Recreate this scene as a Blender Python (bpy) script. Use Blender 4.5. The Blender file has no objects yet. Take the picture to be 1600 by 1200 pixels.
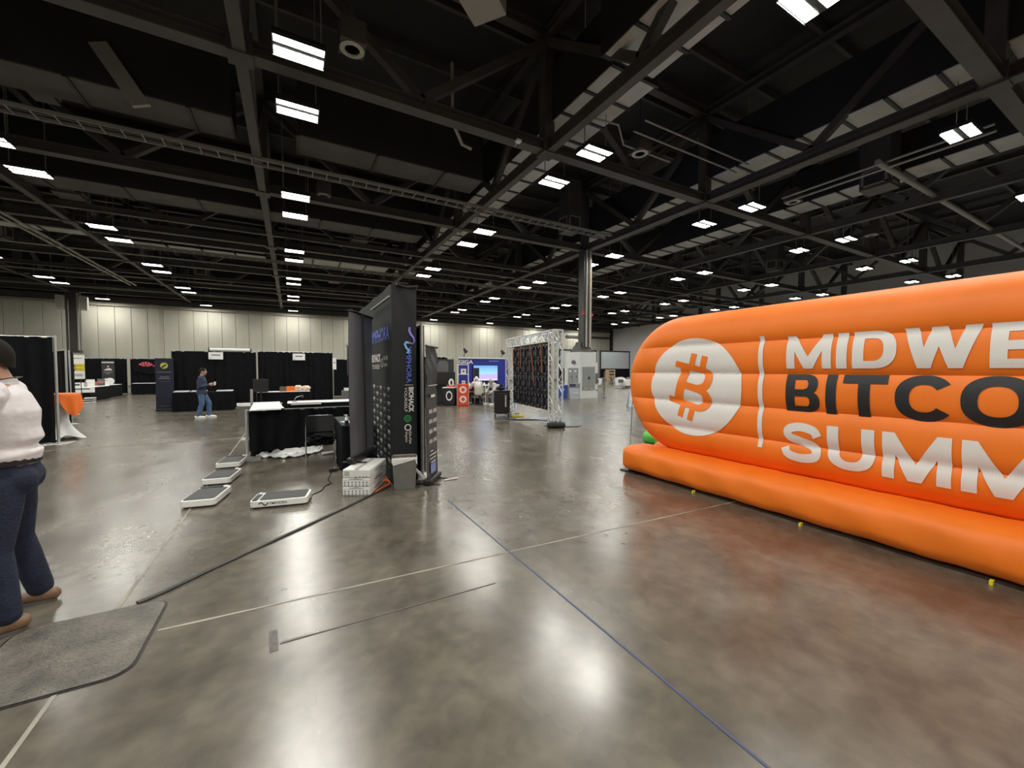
import bpy, bmesh, math, random
from mathutils import Vector, Matrix

random.seed(7)
S = bpy.context.scene
COL = S.collection
# ---------------------------------------------------------------- camera, world, exposure
cam_d = bpy.data.cameras.new('camera')
cam = bpy.data.objects.new('camera', cam_d)
COL.objects.link(cam)
cam_d.sensor_width = 36.0
cam_d.lens = 620.0 / 1600.0 * 36.0
cam_d.clip_start = 0.05
cam_d.clip_end = 300
cam.location = (0, 0, 1.65)
cam.rotation_euler = (math.radians(90 - 2.03), 0, math.radians(-29.02))
S.camera = cam
W = bpy.data.worlds.new('hall_air')
S.world = W
W.use_nodes = True
W.node_tree.nodes['Background'].inputs[0].default_value = (0.9, 0.95, 1, 1)
W.node_tree.nodes['Background'].inputs[1].default_value = 0.02
S.view_settings.view_transform = 'Standard'
S.view_settings.look = 'None'
S.view_settings.exposure = 0.72
S.view_settings.gamma = 1.0
S.view_settings.use_curve_mapping = False
S.cycles.sample_clamp_direct = 9.0      # keeps lamp glints on the floor from sparkling
S.cycles.sample_clamp_indirect = 7.0
LAMP = 78.0            # radiance of the lamp lenses

# ---------------------------------------------------------------- materials
MATS = {}


def nodes(name):
    m = bpy.data.materials.new(name)
    m.use_nodes = True
    nt = m.node_tree
    return m, nt, nt.nodes['Principled BSDF']


def srgb(*c):
    return tuple(((v / 255) / 12.92 if v / 255 <= 0.04045 else ((v / 255 + 0.055) / 1.055) ** 2.4) for v in c)


def mat(name, col, rough=0.6, metal=0.0, var=0.0, scale=8.0, bump=0.0, bscale=40.0, spec=0.5, stretch=(1, 1, 1), coat=0.0):
    """plain surface: noise-varied base colour and a fine bump"""
    if name in MATS:
        return MATS[name]
    m, nt, b = nodes(name)
    N, L = nt.nodes, nt.links
    b.inputs['Base Color'].default_value = (*col, 1)
    b.inputs['Roughness'].default_value = rough
    b.inputs['Metallic'].default_value = metal
    b.inputs['Specular IOR Level'].default_value = spec
    b.inputs['Coat Weight'].default_value = coat
    if var or bump:
        tc = N.new('ShaderNodeTexCoord')
        mp = N.new('ShaderNodeMapping')
        mp.inputs['Scale'].default_value = stretch
        L.new(tc.outputs['Object'], mp.inputs['Vector'])
    if var:
        n = N.new('ShaderNodeTexNoise')
        n.inputs['Scale'].default_value = scale
        n.inputs['Detail'].default_value = 4
        L.new(mp.outputs['Vector'], n.inputs['Vector'])
        r = N.new('ShaderNodeMapRange')
        r.inputs['From Min'].default_value = 0.3
        r.inputs['From Max'].default_value = 0.7
        r.inputs['To Min'].default_value = 1 - var
        r.inputs['To Max'].default_value = 1 + var
        L.new(n.outputs['Fac'], r.inputs['Value'])
        mx = N.new('ShaderNodeVectorMath')
        mx.operation = 'SCALE'
        mx.inputs[0].default_value = col
        L.new(r.outputs['Result'], mx.inputs['Scale'])
        L.new(mx.outputs['Vector'], b.inputs['Base Color'])
    if bump:
        n2 = N.new('ShaderNodeTexNoise')
        n2.inputs['Scale'].default_value = bscale
        n2.inputs['Detail'].default_value = 3
        L.new(mp.outputs['Vector'], n2.inputs['Vector'])
        bp = N.new('ShaderNodeBump')
        bp.inputs['Strength'].default_value = bump
        bp.inputs['Distance'].default_value = 0.02
        L.new(n2.outputs['Fac'], bp.inputs['Height'])
        L.new(bp.outputs['Normal'], b.inputs['Normal'])
    MATS[name] = m
    return m


def emit(name, col, strength):
    if name in MATS:
        return MATS[name]
    m, nt, b = nodes(name)
    b.inputs['Base Color'].default_value = (0.02, 0.02, 0.02, 1)
    b.inputs['Emission Color'].default_value = (*col, 1)
    b.inputs['Emission Strength'].default_value = strength
    MATS[name] = m
    return m


def floor_mat():
    m, nt, b = nodes('polished_concrete')
    N, L = nt.nodes, nt.links
    tc = N.new('ShaderNodeTexCoord')

    def noise(scale, detail, stretch=(1, 1, 1), rot=0.0, dist=0.0):
        mp = N.new('ShaderNodeMapping')
        mp.inputs['Scale'].default_value = stretch
        mp.inputs['Rotation'].default_value = (0, 0, rot)
        L.new(tc.outputs['Object'], mp.inputs['Vector'])
        n = N.new('ShaderNodeTexNoise')
        n.inputs['Scale'].default_value = scale
        n.inputs['Detail'].default_value = detail
        n.inputs['Distortion'].default_value = dist
        L.new(mp.outputs['Vector'], n.inputs['Vector'])
        return n.outputs['Fac']

    def ramp(fac, stops):
        r = N.new('ShaderNodeValToRGB')
        e = r.color_ramp.elements
        e[0].position, e[0].color = stops[0][0], (*stops[0][1], 1)
        e[1].position, e[1].color = stops[-1][0], (*stops[-1][1], 1)
        for p, c in stops[1:-1]:
            k = e.new(p)
            k.color = (*c, 1)
        L.new(fac, r.inputs['Fac'])
        return r.outputs['Color']

    def mixc(f, a, bb, mode='MIX'):
        x = N.new('ShaderNodeMix')
        x.data_type = 'RGBA'
        x.blend_type = mode
        if isinstance(f, float):
            x.inputs['Factor'].default_value = f
        else:
            L.new(f, x.inputs['Factor'])
        L.new(a, x.inputs['A'])
        L.new(bb, x.inputs['B'])
        return x.outputs['Result']
    cloud = ramp(noise(1.7, 10, dist=0.25), [(0.32, FLOOR_LO), (0.5, FLOOR_MID), (0.68, FLOOR_HI)])
    fine = ramp(noise(7.0, 8, dist=0.3), [(0.3, (0.75, 0.75, 0.75)), (0.7, (1.22, 1.2, 1.16))])
    c = mixc(1.0, cloud, fine, 'MULTIPLY')
    scr = ramp(noise(5.0, 2, (0.8, 14, 1), 0.9, 0.1), [(0.60, (0, 0, 0)), (0.80, (1, 1, 1))])
    scr2 = ramp(noise(5.0, 2, (14, 0.6, 1), 0.35, 0.1), [(0.60, (0, 0, 0)), (0.80, (1, 1, 1))])
    wear = ramp(noise(0.8, 3), [(0.5, (0, 0, 0)), (0.72, (1, 1, 1))])
    s = mixc(1.0, mixc(1.0, scr, scr2, 'ADD'), wear, 'MULTIPLY')
    lt = N.new('ShaderNodeRGB')
    lt.outputs[0].default_value = (0.26, 0.235, 0.2, 1)
    sf = N.new('ShaderNodeMath')
    sf.operation = 'MULTIPLY'
    sf.inputs[1].default_value = 0.15
    L.new(s, sf.inputs[0])
    c = mixc(sf.outputs[0], c, lt.outputs[0])
    L.new(c, b.inputs['Base Color'])
    r1 = N.new('ShaderNodeMapRange')
    r1.inputs['From Min'].default_value = 0.35
    r1.inputs['From Max'].default_value = 0.7
    r1.inputs['To Min'].default_value = 0.215
    r1.inputs['To Max'].default_value = 0.285
    L.new(noise(2.6, 4, (1.0, 0.5, 1), 0.5, 0.2), r1.inputs['Value'])
    L.new(r1.outputs['Result'], b.inputs['Roughness'])
    b.inputs['Specular IOR Level'].default_value = 0.9
    return m


FLOOR_LO, FLOOR_MID, FLOOR_HI = (0.084, 0.072, 0.056), (0.112, 0.098, 0.077), (0.145, 0.129, 0.104)

M_wall = mat('wall_panel_paint', srgb(203, 200, 186), 0.55, var=0.03, scale=1.5)
M_wall2 = mat('wall_grey_paint', srgb(205, 205, 203), 0.6, var=0.03, scale=0.8)
M_trimw = mat('wall_rail_paint', srgb(176, 174, 162), 0.5)
M_dark = mat('black_ceiling_paint', (0.018, 0.017, 0.017), 0.6, var=0.15, scale=2)
M_steel = mat('dark_structural_steel', (0.062, 0.056, 0.052), 0.5, var=0.2, scale=1.2)
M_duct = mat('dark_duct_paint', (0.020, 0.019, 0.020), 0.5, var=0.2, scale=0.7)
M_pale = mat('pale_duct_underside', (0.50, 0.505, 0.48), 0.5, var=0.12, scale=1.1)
M_mid = mat('mid_tone_duct_underside', (0.065, 0.06, 0.056), 0.55, var=0.25, scale=1.5)  # underside tone between the dark duct body and the pale panels
M_tape2 = mat('worn_blue_tape', (0.10, 0.098, 0.11), 0.5)
M_cond = mat('grey_conduit', (0.30, 0.29, 0.26), 0.4, 0.3)
M_black = mat('black_plastic', (0.012, 0.012, 0.013), 0.4)
M_blackrub = mat('black_rubber', (0.018, 0.018, 0.018), 0.75, bump=0.3, bscale=200)
M_drape = mat('black_drape_fabric', (0.0070, 0.0070, 0.0085), 0.9, var=0.25, scale=6, bump=0.2, bscale=120, spec=0.12)
M_alu = mat('brushed_aluminium', (0.55, 0.55, 0.53), 0.35, 0.6, var=0.08, scale=20)
M_chrome = mat('chrome', (0.75, 0.75, 0.76), 0.12, 1.0)
M_white = mat('white_paint', (0.78, 0.78, 0.76), 0.5)
M_whitepl = mat('white_plastic', (0.82, 0.82, 0.80), 0.3)
M_paper = mat('white_paper', (0.85, 0.85, 0.84), 0.7)
M_cloth = mat('white_cloth', (0.75, 0.75, 0.74), 0.85, bump=0.2, bscale=90)
M_ora = mat('orange_inflatable_nylon', (0.90, 0.192, 0.009), 0.55, var=0.05, scale=3, bump=0.25, bscale=9, stretch=(1, 1.0, 0.35))
M_oraf = mat('orange_fabric', (0.88, 0.17, 0.018), 0.75, bump=0.2, bscale=60)
M_oracord = mat('orange_rubber', (0.85, 0.13, 0.02), 0.5)
M_prw = mat('white_print', (0.76, 0.72, 0.69), 0.6)
M_prk = mat('black_print', (0.014, 0.015, 0.018), 0.6)
M_navy = mat('navy_vinyl', (0.008, 0.009, 0.028), 0.6)
M_blue = mat('blue_vinyl', (0.018, 0.03, 0.29), 0.5)
M_grey = mat('grey_plastic', (0.30, 0.30, 0.30), 0.5)
M_greyd = mat('dark_grey_plastic', (0.12, 0.12, 0.12), 0.5)
M_bin = mat('grey_bin_plastic', (0.15, 0.15, 0.137), 0.5, var=0.1, scale=10)
M_skin = mat('skin', (0.44, 0.24, 0.16), 0.55, var=0.06, scale=20)
M_hair = mat('dark_hair', (0.012, 0.009, 0.007), 0.8, bump=0.3, bscale=150, spec=0.2)
M_jean = mat('indigo_denim', (0.011, 0.016, 0.040), 0.85, var=0.3, scale=9, bump=0.3, bscale=60)
M_jean2 = mat('blue_denim', (0.07, 0.12, 0.24), 0.85, var=0.3, scale=9)
M_shirt = mat('white_pink_polo_knit', (0.70, 0.665, 0.675), 0.8, var=0.05, scale=30, bump=0.4, bscale=14)
M_navyj = mat('navy_jacket_wool', (0.028, 0.04, 0.085), 0.85, var=0.2, scale=12)
M_shoe = mat('tan_leather', (0.20, 0.115, 0.062), 0.5, var=0.1, scale=20)
M_yel = mat('yellow_plastic', (0.75, 0.62, 0.03), 0.5)
M_green = mat('green_plastic', (0.10, 0.50, 0.06), 0.45)
M_tape = mat('blue_tape', (0.05, 0.065, 0.14), 0.5)
M_joint = mat('pale_joint_filler', (0.27, 0.25, 0.21), 0.5, var=0.35, scale=3)
M_cable = mat('dark_cable_cover', (0.02, 0.02, 0.02), 0.5, var=0.2, scale=8)
M_red = mat('red_plastic', (0.60, 0.05, 0.03), 0.5)
M_copper = mat('tan_painted_pipe', (0.42, 0.20, 0.08), 0.5)
M_lens = emit('lamp_lens', (1.0, 0.985, 0.90), LAMP)


# ---------------------------------------------------------------- mesh helpers
class MB:
    """collects quads and polygons, then links them as ONE mesh object"""

    def __init__(self):
        self.v, self.f = [], []

    def add(self, vs, fs):
        o = len(self.v)
        self.v += [tuple(p) for p in vs]
        self.f += [tuple(i + o for i in f) for f in fs]
        return self

    def box(self, c, s, rz=0.0, m=None):
        x, y, z = s[0] / 2, s[1] / 2, s[2] / 2
        vs = [Vector(p) for p in ((-x, -y, -z), (x, -y, -z), (x, y, -z), (-x, y, -z), (-x, -y, z), (x, -y, z), (x, y, z), (-x, y, z))]
        if m is None:
            m = Matrix.Rotation(rz, 4, 'Z')
        vs = [(m @ v) + Vector(c) for v in vs]
        return self.add(vs, [(0, 3, 2, 1), (4, 5, 6, 7), (0, 1, 5, 4), (1, 2, 6, 5), (2, 3, 7, 6), (3, 0, 4, 7)])

    def span(self, lo, hi):
        return self.box([(a + b) / 2 for a, b in zip(lo, hi)], [abs(b - a) for a, b in zip(lo, hi)])

    def bar(self, a, b, w, h, up=(0, 0, 1)):
        a, b = Vector(a), Vector(b)
        d = b - a
        y = d.normalized()
        u = Vector(up)
        if abs(y.dot(u)) > 0.98:
            u = Vector((1, 0, 0))
        x = y.cross(u).normalized()
        z = x.cross(y)
        m = Matrix((x, y, z)).transposed().to_4x4()
        return self.box((a + b) / 2, (w, d.length, h), m=m)

    def ibeam(self, a, b, w, h, t=0.04):
        a, b = Vector(a), Vector(b)
        up = Vector((0, 0, 1))
        self.bar(a + up * (h / 2 - t / 2), b + up * (h / 2 - t / 2), w, t)
        self.bar(a - up * (h / 2 - t / 2), b - up * (h / 2 - t / 2), w, t)
        return self.bar(a, b, t, h - 2 * t)

    def tube(self, pts, r, n=8, cap=True, side=None):
        pts = [Vector(p) for p in pts]
        rs = r if isinstance(r, (list, tuple)) else [r] * len(pts)
        o = len(self.v)
        u = None
        for i, p in enumerate(pts):
            t = (pts[min(i + 1, len(pts) - 1)] - pts[max(i - 1, 0)]).normalized()
            if u is None:
                ref = Vector(side) if side else (Vector((0, 0, 1)) if abs(t.z) < 0.9 else Vector((1, 0, 0)))
                u = (ref - t * ref.dot(t)).normalized()
            else:
                u = (u - t * u.dot(t)).normalized()
            w = t.cross(u)
            ra, rb = rs[i] if isinstance(rs[i], (list, tuple)) else (rs[i], rs[i])
            for k in range(n):
                a = 2 * math.pi * k / n
                self.v.append(tuple(p + u * (math.cos(a) * ra) + w * (math.sin(a) * rb)))
        m = len(pts)
        for i in range(m - 1):
            for k in range(n):
                k2 = (k + 1) % n
                self.f.append((o + i * n + k, o + i * n + k2, o + (i + 1) * n + k2, o + (i + 1) * n + k))
        if cap:
            self.f.append(tuple(o + k for k in reversed(range(n))))
            self.f.append(tuple(o + (m - 1) * n + k for k in range(n)))
        return self

    def cyl(self, a, b, r, n=16):
        return self.tube([a, b], r, n)

    def lathe(self, prof, c=(0, 0, 0), n=24, cap=True):
        o = len(self.v)
        for r, z in prof:
            for k in range(n):
                a = 2 * math.pi * k / n
                self.v.append((c[0] + r * math.cos(a), c[1] + r * math.sin(a), c[2] + z))
        m = len(prof)
        for i in range(m - 1):
            for k in range(n):
                k2 = (k + 1) % n
                self.f.append((o + i * n + k, o + i * n + k2, o + (i + 1) * n + k2, o + (i + 1) * n + k))
        if cap:
            self.f.append(tuple(o + k for k in reversed(range(n))))
            self.f.append(tuple(o + (m - 1) * n + k for k in range(n)))
        return self

    def grid(self, fn, nu, nv, wrap=False):
        o = len(self.v)
        for i in range(nu):
            for j in range(nv):
                self.v.append(tuple(fn(i / (nu if wrap else nu - 1), j / (nv - 1))))
        for i in range(nu if wrap else nu - 1):
            for j in range(nv - 1):
                i2 = (i + 1) % nu
                self.f.append((o + i * nv + j, o + i2 * nv + j, o + i2 * nv + j + 1, o + i * nv + j + 1))
        return self

    def prism(self, poly, z0, z1, m=None):
        n = len(poly)
        vs = [Vector((x, y, z0)) for x, y in poly] + [Vector((x, y, z1)) for x, y in poly]
        if m is not None:
            vs = [m @ v for v in vs]
        return self.add(vs, [tuple(reversed(range(n))), tuple(range(n, 2 * n))] + [(i, (i + 1) % n, n + (i + 1) % n, n + i) for i in range(n)])

    def ball(self, c, r, n=12, m=8):
        rx, ry, rz = r if isinstance(r, (list, tuple)) else (r, r, r)
        return self.grid(lambda u, v: (c[0] + rx * math.cos(2 * math.pi * u) * math.sin(math.pi * (0.02 + 0.96 * v)),
                                       c[1] + ry * math.sin(2 * math.pi * u) * math.sin(math.pi * (0.02 + 0.96 * v)),
                                       c[2] - rz * math.cos(math.pi * (0.02 + 0.96 * v))), n, m, True)

    def build(self, name, material, parent=None, smooth=None, bev=0.0, seg=2):
        me = bpy.data.meshes.new(name)
        me.from_pydata(self.v, [], self.f)
        if bev:
            bm = bmesh.new()
            bm.from_mesh(me)
            bmesh.ops.bevel(bm, geom=bm.edges[:], offset=bev, segments=seg, affect='EDGES', profile=0.5)
            bm.to_mesh(me)
            bm.free()
        bm = bmesh.new()
        bm.from_mesh(me)
        bmesh.ops.recalc_face_normals(bm, faces=bm.faces[:])
        bm.to_mesh(me)
        bm.free()
        me.materials.append(material)
        if smooth is not None:
            me.polygons.foreach_set('use_smooth', [True] * len(me.polygons))
            if smooth < 180:
                me.set_sharp_from_angle(angle=math.radians(smooth))
        me.update()
        o = bpy.data.objects.new(name, me)
        COL.objects.link(o)
        if parent is not None:
            o.parent = parent
        return o


def thing(name, label, cat, loc=(0, 0, 0), rz=0.0, group=None):
    o = bpy.data.objects.new(name, None)
    o.empty_display_size = 0.2
    COL.objects.link(o)
    o.location = loc
    o.rotation_euler = (0, 0, rz)
    o['label'], o['category'] = label, cat
    if group:
        o['group'] = group
    return o


def tag(o, label, cat, group=None):
    o['label'], o['category'] = label, cat
    if group:
        o['group'] = group
    return o


def struct(o):
    o['kind'] = 'structure'
    return o


def copy_tree(o, parent=None):
    c = o.copy()
    COL.objects.link(c)
    if parent is not None:
        c.parent = parent
    for ch in list(o.children):
        copy_tree(ch, c)
    return c


TEXT = {}


def text_shape(s, bold):
    k = (s, bold)
    if k not in TEXT:
        cu = bpy.data.curves.new('lettering', 'FONT')
        cu.body = s
        cu.offset = bold
        cu.resolution_u = 3
        ob = bpy.data.objects.new('lettering', cu)
        COL.objects.link(ob)
        bpy.context.view_layer.update()
        me = bpy.data.meshes.new_from_object(ob.evaluated_get(bpy.context.evaluated_depsgraph_get()))
        vs = [tuple(v.co) for v in me.vertices]
        fs = [tuple(p.vertices) for p in me.polygons]
        bpy.data.objects.remove(ob)
        bpy.data.curves.remove(cu)
        bpy.data.meshes.remove(me)
        x0, x1 = min(v[0] for v in vs), max(v[0] for v in vs)
        y0, y1 = min(v[1] for v in vs), max(v[1] for v in vs)
        TEXT[k] = ([((v[0] - x0) / (x1 - x0), (v[1] - y0) / (y1 - y0)) for v in vs], fs)
    return TEXT[k]


def text(s, material, parent, org, xd, yd, w, h, bold=0.0, name='lettering'):
    """flat print: fills the w x h box whose lower-left corner is org"""
    vs, fs = text_shape(s, bold)
    o, xd, yd = Vector(org), Vector(xd).normalized(), Vector(yd).normalized()
    return MB().add([o + xd * (x * w) + yd * (y * h) for x, y in vs], fs).build(name, material, parent)


def ring_mb(c, xd, yd, ro, ri, n=28, mb=None):
    c, xd, yd = Vector(c), Vector(xd), Vector(yd)
    mb = mb or MB()
    vs = []
    for k in range(n):
        a = 2 * math.pi * k / n
        d = xd * math.cos(a) + yd * math.sin(a)
        vs += [c + d * ro, c + d * ri]
    return mb.add(vs, [(2 * k, 2 * ((k + 1) % n), 2 * ((k + 1) % n) + 1, 2 * k + 1) for k in range(n)])


# ================================================================ SETTING
X0, X1, Y0, Y1, ZT = -26.0, 49.5, -12.0, 53.0, 12.8
floor = struct(MB().span((X0, Y0, -0.2), (X1, Y1, 0)).build('floor', floor_mat()))
floor['label'] = 'polished grey brown concrete hall floor with scratches'


def strip(name, a, b, w, material, parent=None, z=0.0012):
    a, b = Vector((a[0], a[1], z)), Vector((b[0], b[1], z))
    return MB().bar(a, b, w, 0.0022).build(name, material, parent)


for a, b, w in (((-1.08, 0.4), (-1.1, 52), 0.022), ((-8, 3.62), (-1.52, 3.28), 0.022), ((-0.77, 3.235), (1.1, 3.14), 0.02),
                ((1.1, 3.14), (4.9, 2.94), 0.018), ((-20, 11.9), (12, 11.35), 0.035), ((7.3, 4.0), (7.1, 52), 0.03),
                ((-20, 19.2), (40, 18.9), 0.03), ((-0.75, 8.9), (-0.78, 14), 0.03)):
    strip('joint', a, b, w, M_joint, floor)

wl = struct(MB().span((X0 - 0.3, Y0, 0), (X0, Y1, ZT)).build('wall_left', M_wall2))
wr = struct(MB().span((X1, Y0, 0), (X1 + 0.3, Y1, ZT)).build('wall_right', M_wall2))
wb = struct(MB().span((X0, Y0 - 0.3, 0), (X1, Y0, ZT)).build('wall_back', M_wall2))
wf = struct(MB().span((X0, Y1, 0), (X1, Y1 + 0.3, ZT)).build('wall_front', M_dark))
wf['label'] = 'far wall of tall off-white folding partition panels'
first = None
n = 62
pw = (X1 - X0) / n
for i in range(n):
    if first is None:
        first = MB().box((0, 0, 4.1), (pw - 0.03, 0.10, 8.2)).build('panel', M_wall, wf, bev=0.012, seg=1)
        o = first
    else:
        o = first.copy()
        COL.objects.link(o)
    o.location = (X0 + (i + 0.5) * pw, Y1 - 0.05, 0)
t1 = struct(MB().span((X0, Y1 - 0.45, 8.25), (X1, Y1, 8.75)).build('trim_1', M_steel))
t2 = struct(MB().cyl((X0, Y1 - 0.3, 7.95), (X1, Y1 - 0.3, 7.95), 0.09, 10).build('trim_2', M_trimw, smooth=60))
t3 = struct(MB().span((-12.5, Y1 - 0.22, 0), (-11.7, Y1, 8.2)).build('trim_3', M_wall))
t4 = struct(MB().span((X1 - 0.5, Y1 - 0.4, 0), (X1, Y1, 8.2)).build('trim_4', M_black))
t5 = struct(MB().span((39.5, Y1 - 0.3, 7.0), (X1, Y1, 7.35)).build('trim_5', M_steel))
struct(MB().span((X0, Y1 - 0.13, 0), (X1, Y1, 0.12)).build('baseboard_front', M_steel))

# ---------------------------------------------------------------- ceiling deck and steelwork
ceil = struct(MB().span((X0, Y0, ZT), (X1, Y1, ZT + 0.2)).build('ceiling', M_dark))
ceil['label'] = 'black painted roof deck with exposed steel trusses'
CX = [-25.2, -17.1, -9.0, -0.88, 7.33, 15.3, 23.5, 31.7, 39.9, 48.0]
GY = [-4.9, 3.0, 10.9, 18.7, 26.6, 34.5, 42.4, 50.3]
ZB, ZU = 8.78, 12.35
for x in CX:
    MB().ibeam((x, Y0, ZB), (x, Y1, ZB), 0.42 if x == 15.3 else 0.25, 0.36).build('truss_chord', M_steel, ceil)
    MB().ibeam((x, Y0, ZU), (x, Y1, ZU), 0.26, 0.3).build('truss_top_chord', M_steel, ceil)
for y in GY:
    MB().ibeam((X0, y, ZB + 0.02), (X1, y, ZB + 0.02), 0.36, 0.34).build('girder', M_steel, ceil)
    MB().ibeam((X0, y, ZU - 0.02), (X1, y, ZU - 0.02), 0.3, 0.3).build('girder_top_chord', M_steel, ceil)
pst = None
for x in CX:
    for y in GY:
        if pst is None:
            pst = MB().box((0, 0, 0), (0.36, 0.36, ZU - ZB - 0.3)).box((0, 0, -1.75), (0.5, 0.5, 0.5)).build('truss_post', M_steel, ceil)
            o = pst
        else:
            o = pst.copy()
            COL.objects.link(o)
        o.location = (x, y, (ZB + ZU) / 2)
for j, y in enumerate(GY[:7]):
    for i, x in enumerate(CX[:-1]):
        m = (x + CX[i + 1]) / 2
        MB().bar((x, y, ZU - 0.2), (m, y, ZB + 0.2), 0.24, 0.22).build('truss_brace', M_steel, ceil)
        MB().bar((m, y, ZB + 0.2), (CX[i + 1], y, ZU - 0.2), 0.24, 0.22).build('truss_brace', M_steel, ceil)
for i, x in enumerate(CX[:-1]):
    for j, y in enumerate(GY[:-1]):
        m = (y + GY[j + 1]) / 2
        MB().bar((x, y, ZU - 0.2), (x, m, ZB + 0.2), 0.22, 0.22).bar((x, m, ZB + 0.2), (x, GY[j + 1], ZU - 0.2), 0.22, 0.22).build('long_brace', M_steel, ceil)
# purlins under the deck
for k in range(26):
    y = Y0 + 1.2 + k * 2.5
    MB().span((X0, y - 0.06, ZT - 0.3), (X1, y + 0.06, ZT)).build('purlin', M_steel, ceil)
# secondary beams
for y in (24.4, 28.1, 38.6, 46.4):
    MB().ibeam((X0, y, ZB - 0.02), (X1, y, ZB - 0.02), 0.22, 0.26, 0.03).build('secondary_beam', M_steel, ceil)
MB().add([(-4.3, 14.0, 9.8), (-3.95, 14.0, 9.95), (-3.15, 14.0, 8.65), (-3.5, 14.0, 8.5), (-4.3, 14.12, 9.8), (-3.95, 14.12, 9.95), (-3.15, 14.12, 8.65), (-3.5, 14.12, 8.5)], [(0, 1, 2, 3), (7, 6, 5, 4), (0, 4, 5, 1), (1, 5, 6, 2), (2, 6, 7, 3), (3, 7, 4, 0)]).build('plate_brace', M_cond, ceil)  # paler than the other steel: the light on its face is put into the colour
# the two clad columns
colr = struct(MB().box((0, 0, 5.7), (0.42, 0.42, 6.1)).build('trim_6', M_steel))
colr.location = (15.2, 18.65, 0)
coll = struct(MB().box((0, 0, 6.0), (0.62, 0.62, 5.6)).build('trim_7', M_steel))
coll.location = (-16.9, 50.3, 0)


# ---------------------------------------------------------------- lamps
def make_lamp():
    t = thing('high_bay_light', '', 'ceiling light')
    MB().box((0, 0, 0.06), (1.0, 0.66, 0.10)).box((0, 0, 0.15), (0.5, 0.3, 0.1)).build('housing', M_black, t, bev=0.01, seg=1)
    for s in (-1, 1):
        y0, y1 = s * 0.18 - 0.112, s * 0.18 + 0.112
        MB().add([(-0.465, y0, 0.006), (0.465, y0, 0.006), (0.465, y1, 0.006), (-0.465, y1, 0.006)], [(3, 2, 1, 0)]).build('lens', M_lens, t)
        MB().span((-0.49, s * 0.315 - 0.01, -0.025), (0.49, s * 0.315 + 0.01, 0.02)).build('side_rim', M_black, t)
    return t


LX = [-15.4, -7.62, 0.25, 8.27, 16.62, 24.9, 33.1, 41.2]
LY = [1.68, 3.85, 9.63, 11.78, 17.55, 19.72, 25.55, 27.72, 33.2, 35.25, 41.2, 43.4, 51.2]
ORD = ['first', 'second', 'third', 'fourth', 'fifth', 'sixth', 'seventh', 'eighth']
fc = Vector((math.sin(math.radians(29.02)), math.cos(math.radians(29.02))))
rc = Vector((fc.y, -fc.x))
lamp0 = None
for i, x in enumerate(LX):
    for j, y in enumerate(LY):
        p = Vector((x, y))
        d, r = p.dot(fc), p.dot(rc)
        px = 800 + 620 * r / d if d > 0.5 else -9999
        py = 578 - 620 * 6.65 / d if d > 0.5 else -9999
        inv = -40 < px < 1640 and py > -40
        if lamp0 is None:
            lamp0 = make_lamp()
            o = lamp0
        else:
            o = copy_tree(lamp0)
        o.location = (x, y, 8.3)
        if y > 50:
            lab = 'single ceiling light by the far wall, %s row from left' % ORD[i]
        else:
            lab = '%s light of the %s pair from the far wall, %s row from left' % ('nearer' if j % 2 == 0 else 'farther', ORD[(11 - j) // 2], ORD[i])
        o['label'] = lab
        o['group'] = 'twin-lens ceiling lights'
        up = 1.31 if (i in (3, 4) and y < 34) else ZT - 8.3
        for s in (-1, 1):
            MB().cyl((s * 0.42, 0, 0.1), (s * 0.42, 0, up), 0.014, 6).build('hanger_rod', M_trimw, o)
# a row behind and beside the viewpoint keeps the light going
for x in LX[:6]:
    for y in (-6.3, -4.1):
        o = copy_tree(lamp0)
        o.location = (x, y, 8.3)
        o['label'] = '%s ceiling light of the pair behind the viewpoint, %s row from left' % ('farther' if y < -5 else 'nearer', ORD[LX.index(x)])
        o['group'] = 'ceiling lights behind the viewpoint'


# ---------------------------------------------------------------- ducts with pale undersides
def duct(name, label, segs, z0, z1, axis='Y', step=1.1, pale=M_pale, rib=M_duct):
    """segs: (lo, hi, a, b): the duct spans a..b across and lo..hi along its axis"""
    t = thing(name, label, 'air duct', (0, 0, 0))

    def sp(a0, l0, z0_, a1, l1, z1_):
        return ((a0, l0, z0_), (a1, l1, z1_)) if axis == 'Y' else ((l0, a0, z0_), (l1, a1, z1_))
    body = MB()
    for lo, hi, a, b in segs:
        body.span(*sp(a, lo, z0 + 0.02, b, hi, z1))
    body.build('duct_body', M_duct, t)
    for lo, hi, a, b in segs:
        k = lo
        while k < hi - 0.2:
            e = min(k + step, hi)
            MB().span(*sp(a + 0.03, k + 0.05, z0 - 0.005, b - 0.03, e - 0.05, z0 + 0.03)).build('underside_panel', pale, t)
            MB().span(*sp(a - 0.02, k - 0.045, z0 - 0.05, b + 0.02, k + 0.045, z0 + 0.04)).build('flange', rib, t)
            k = e
    return t


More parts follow.
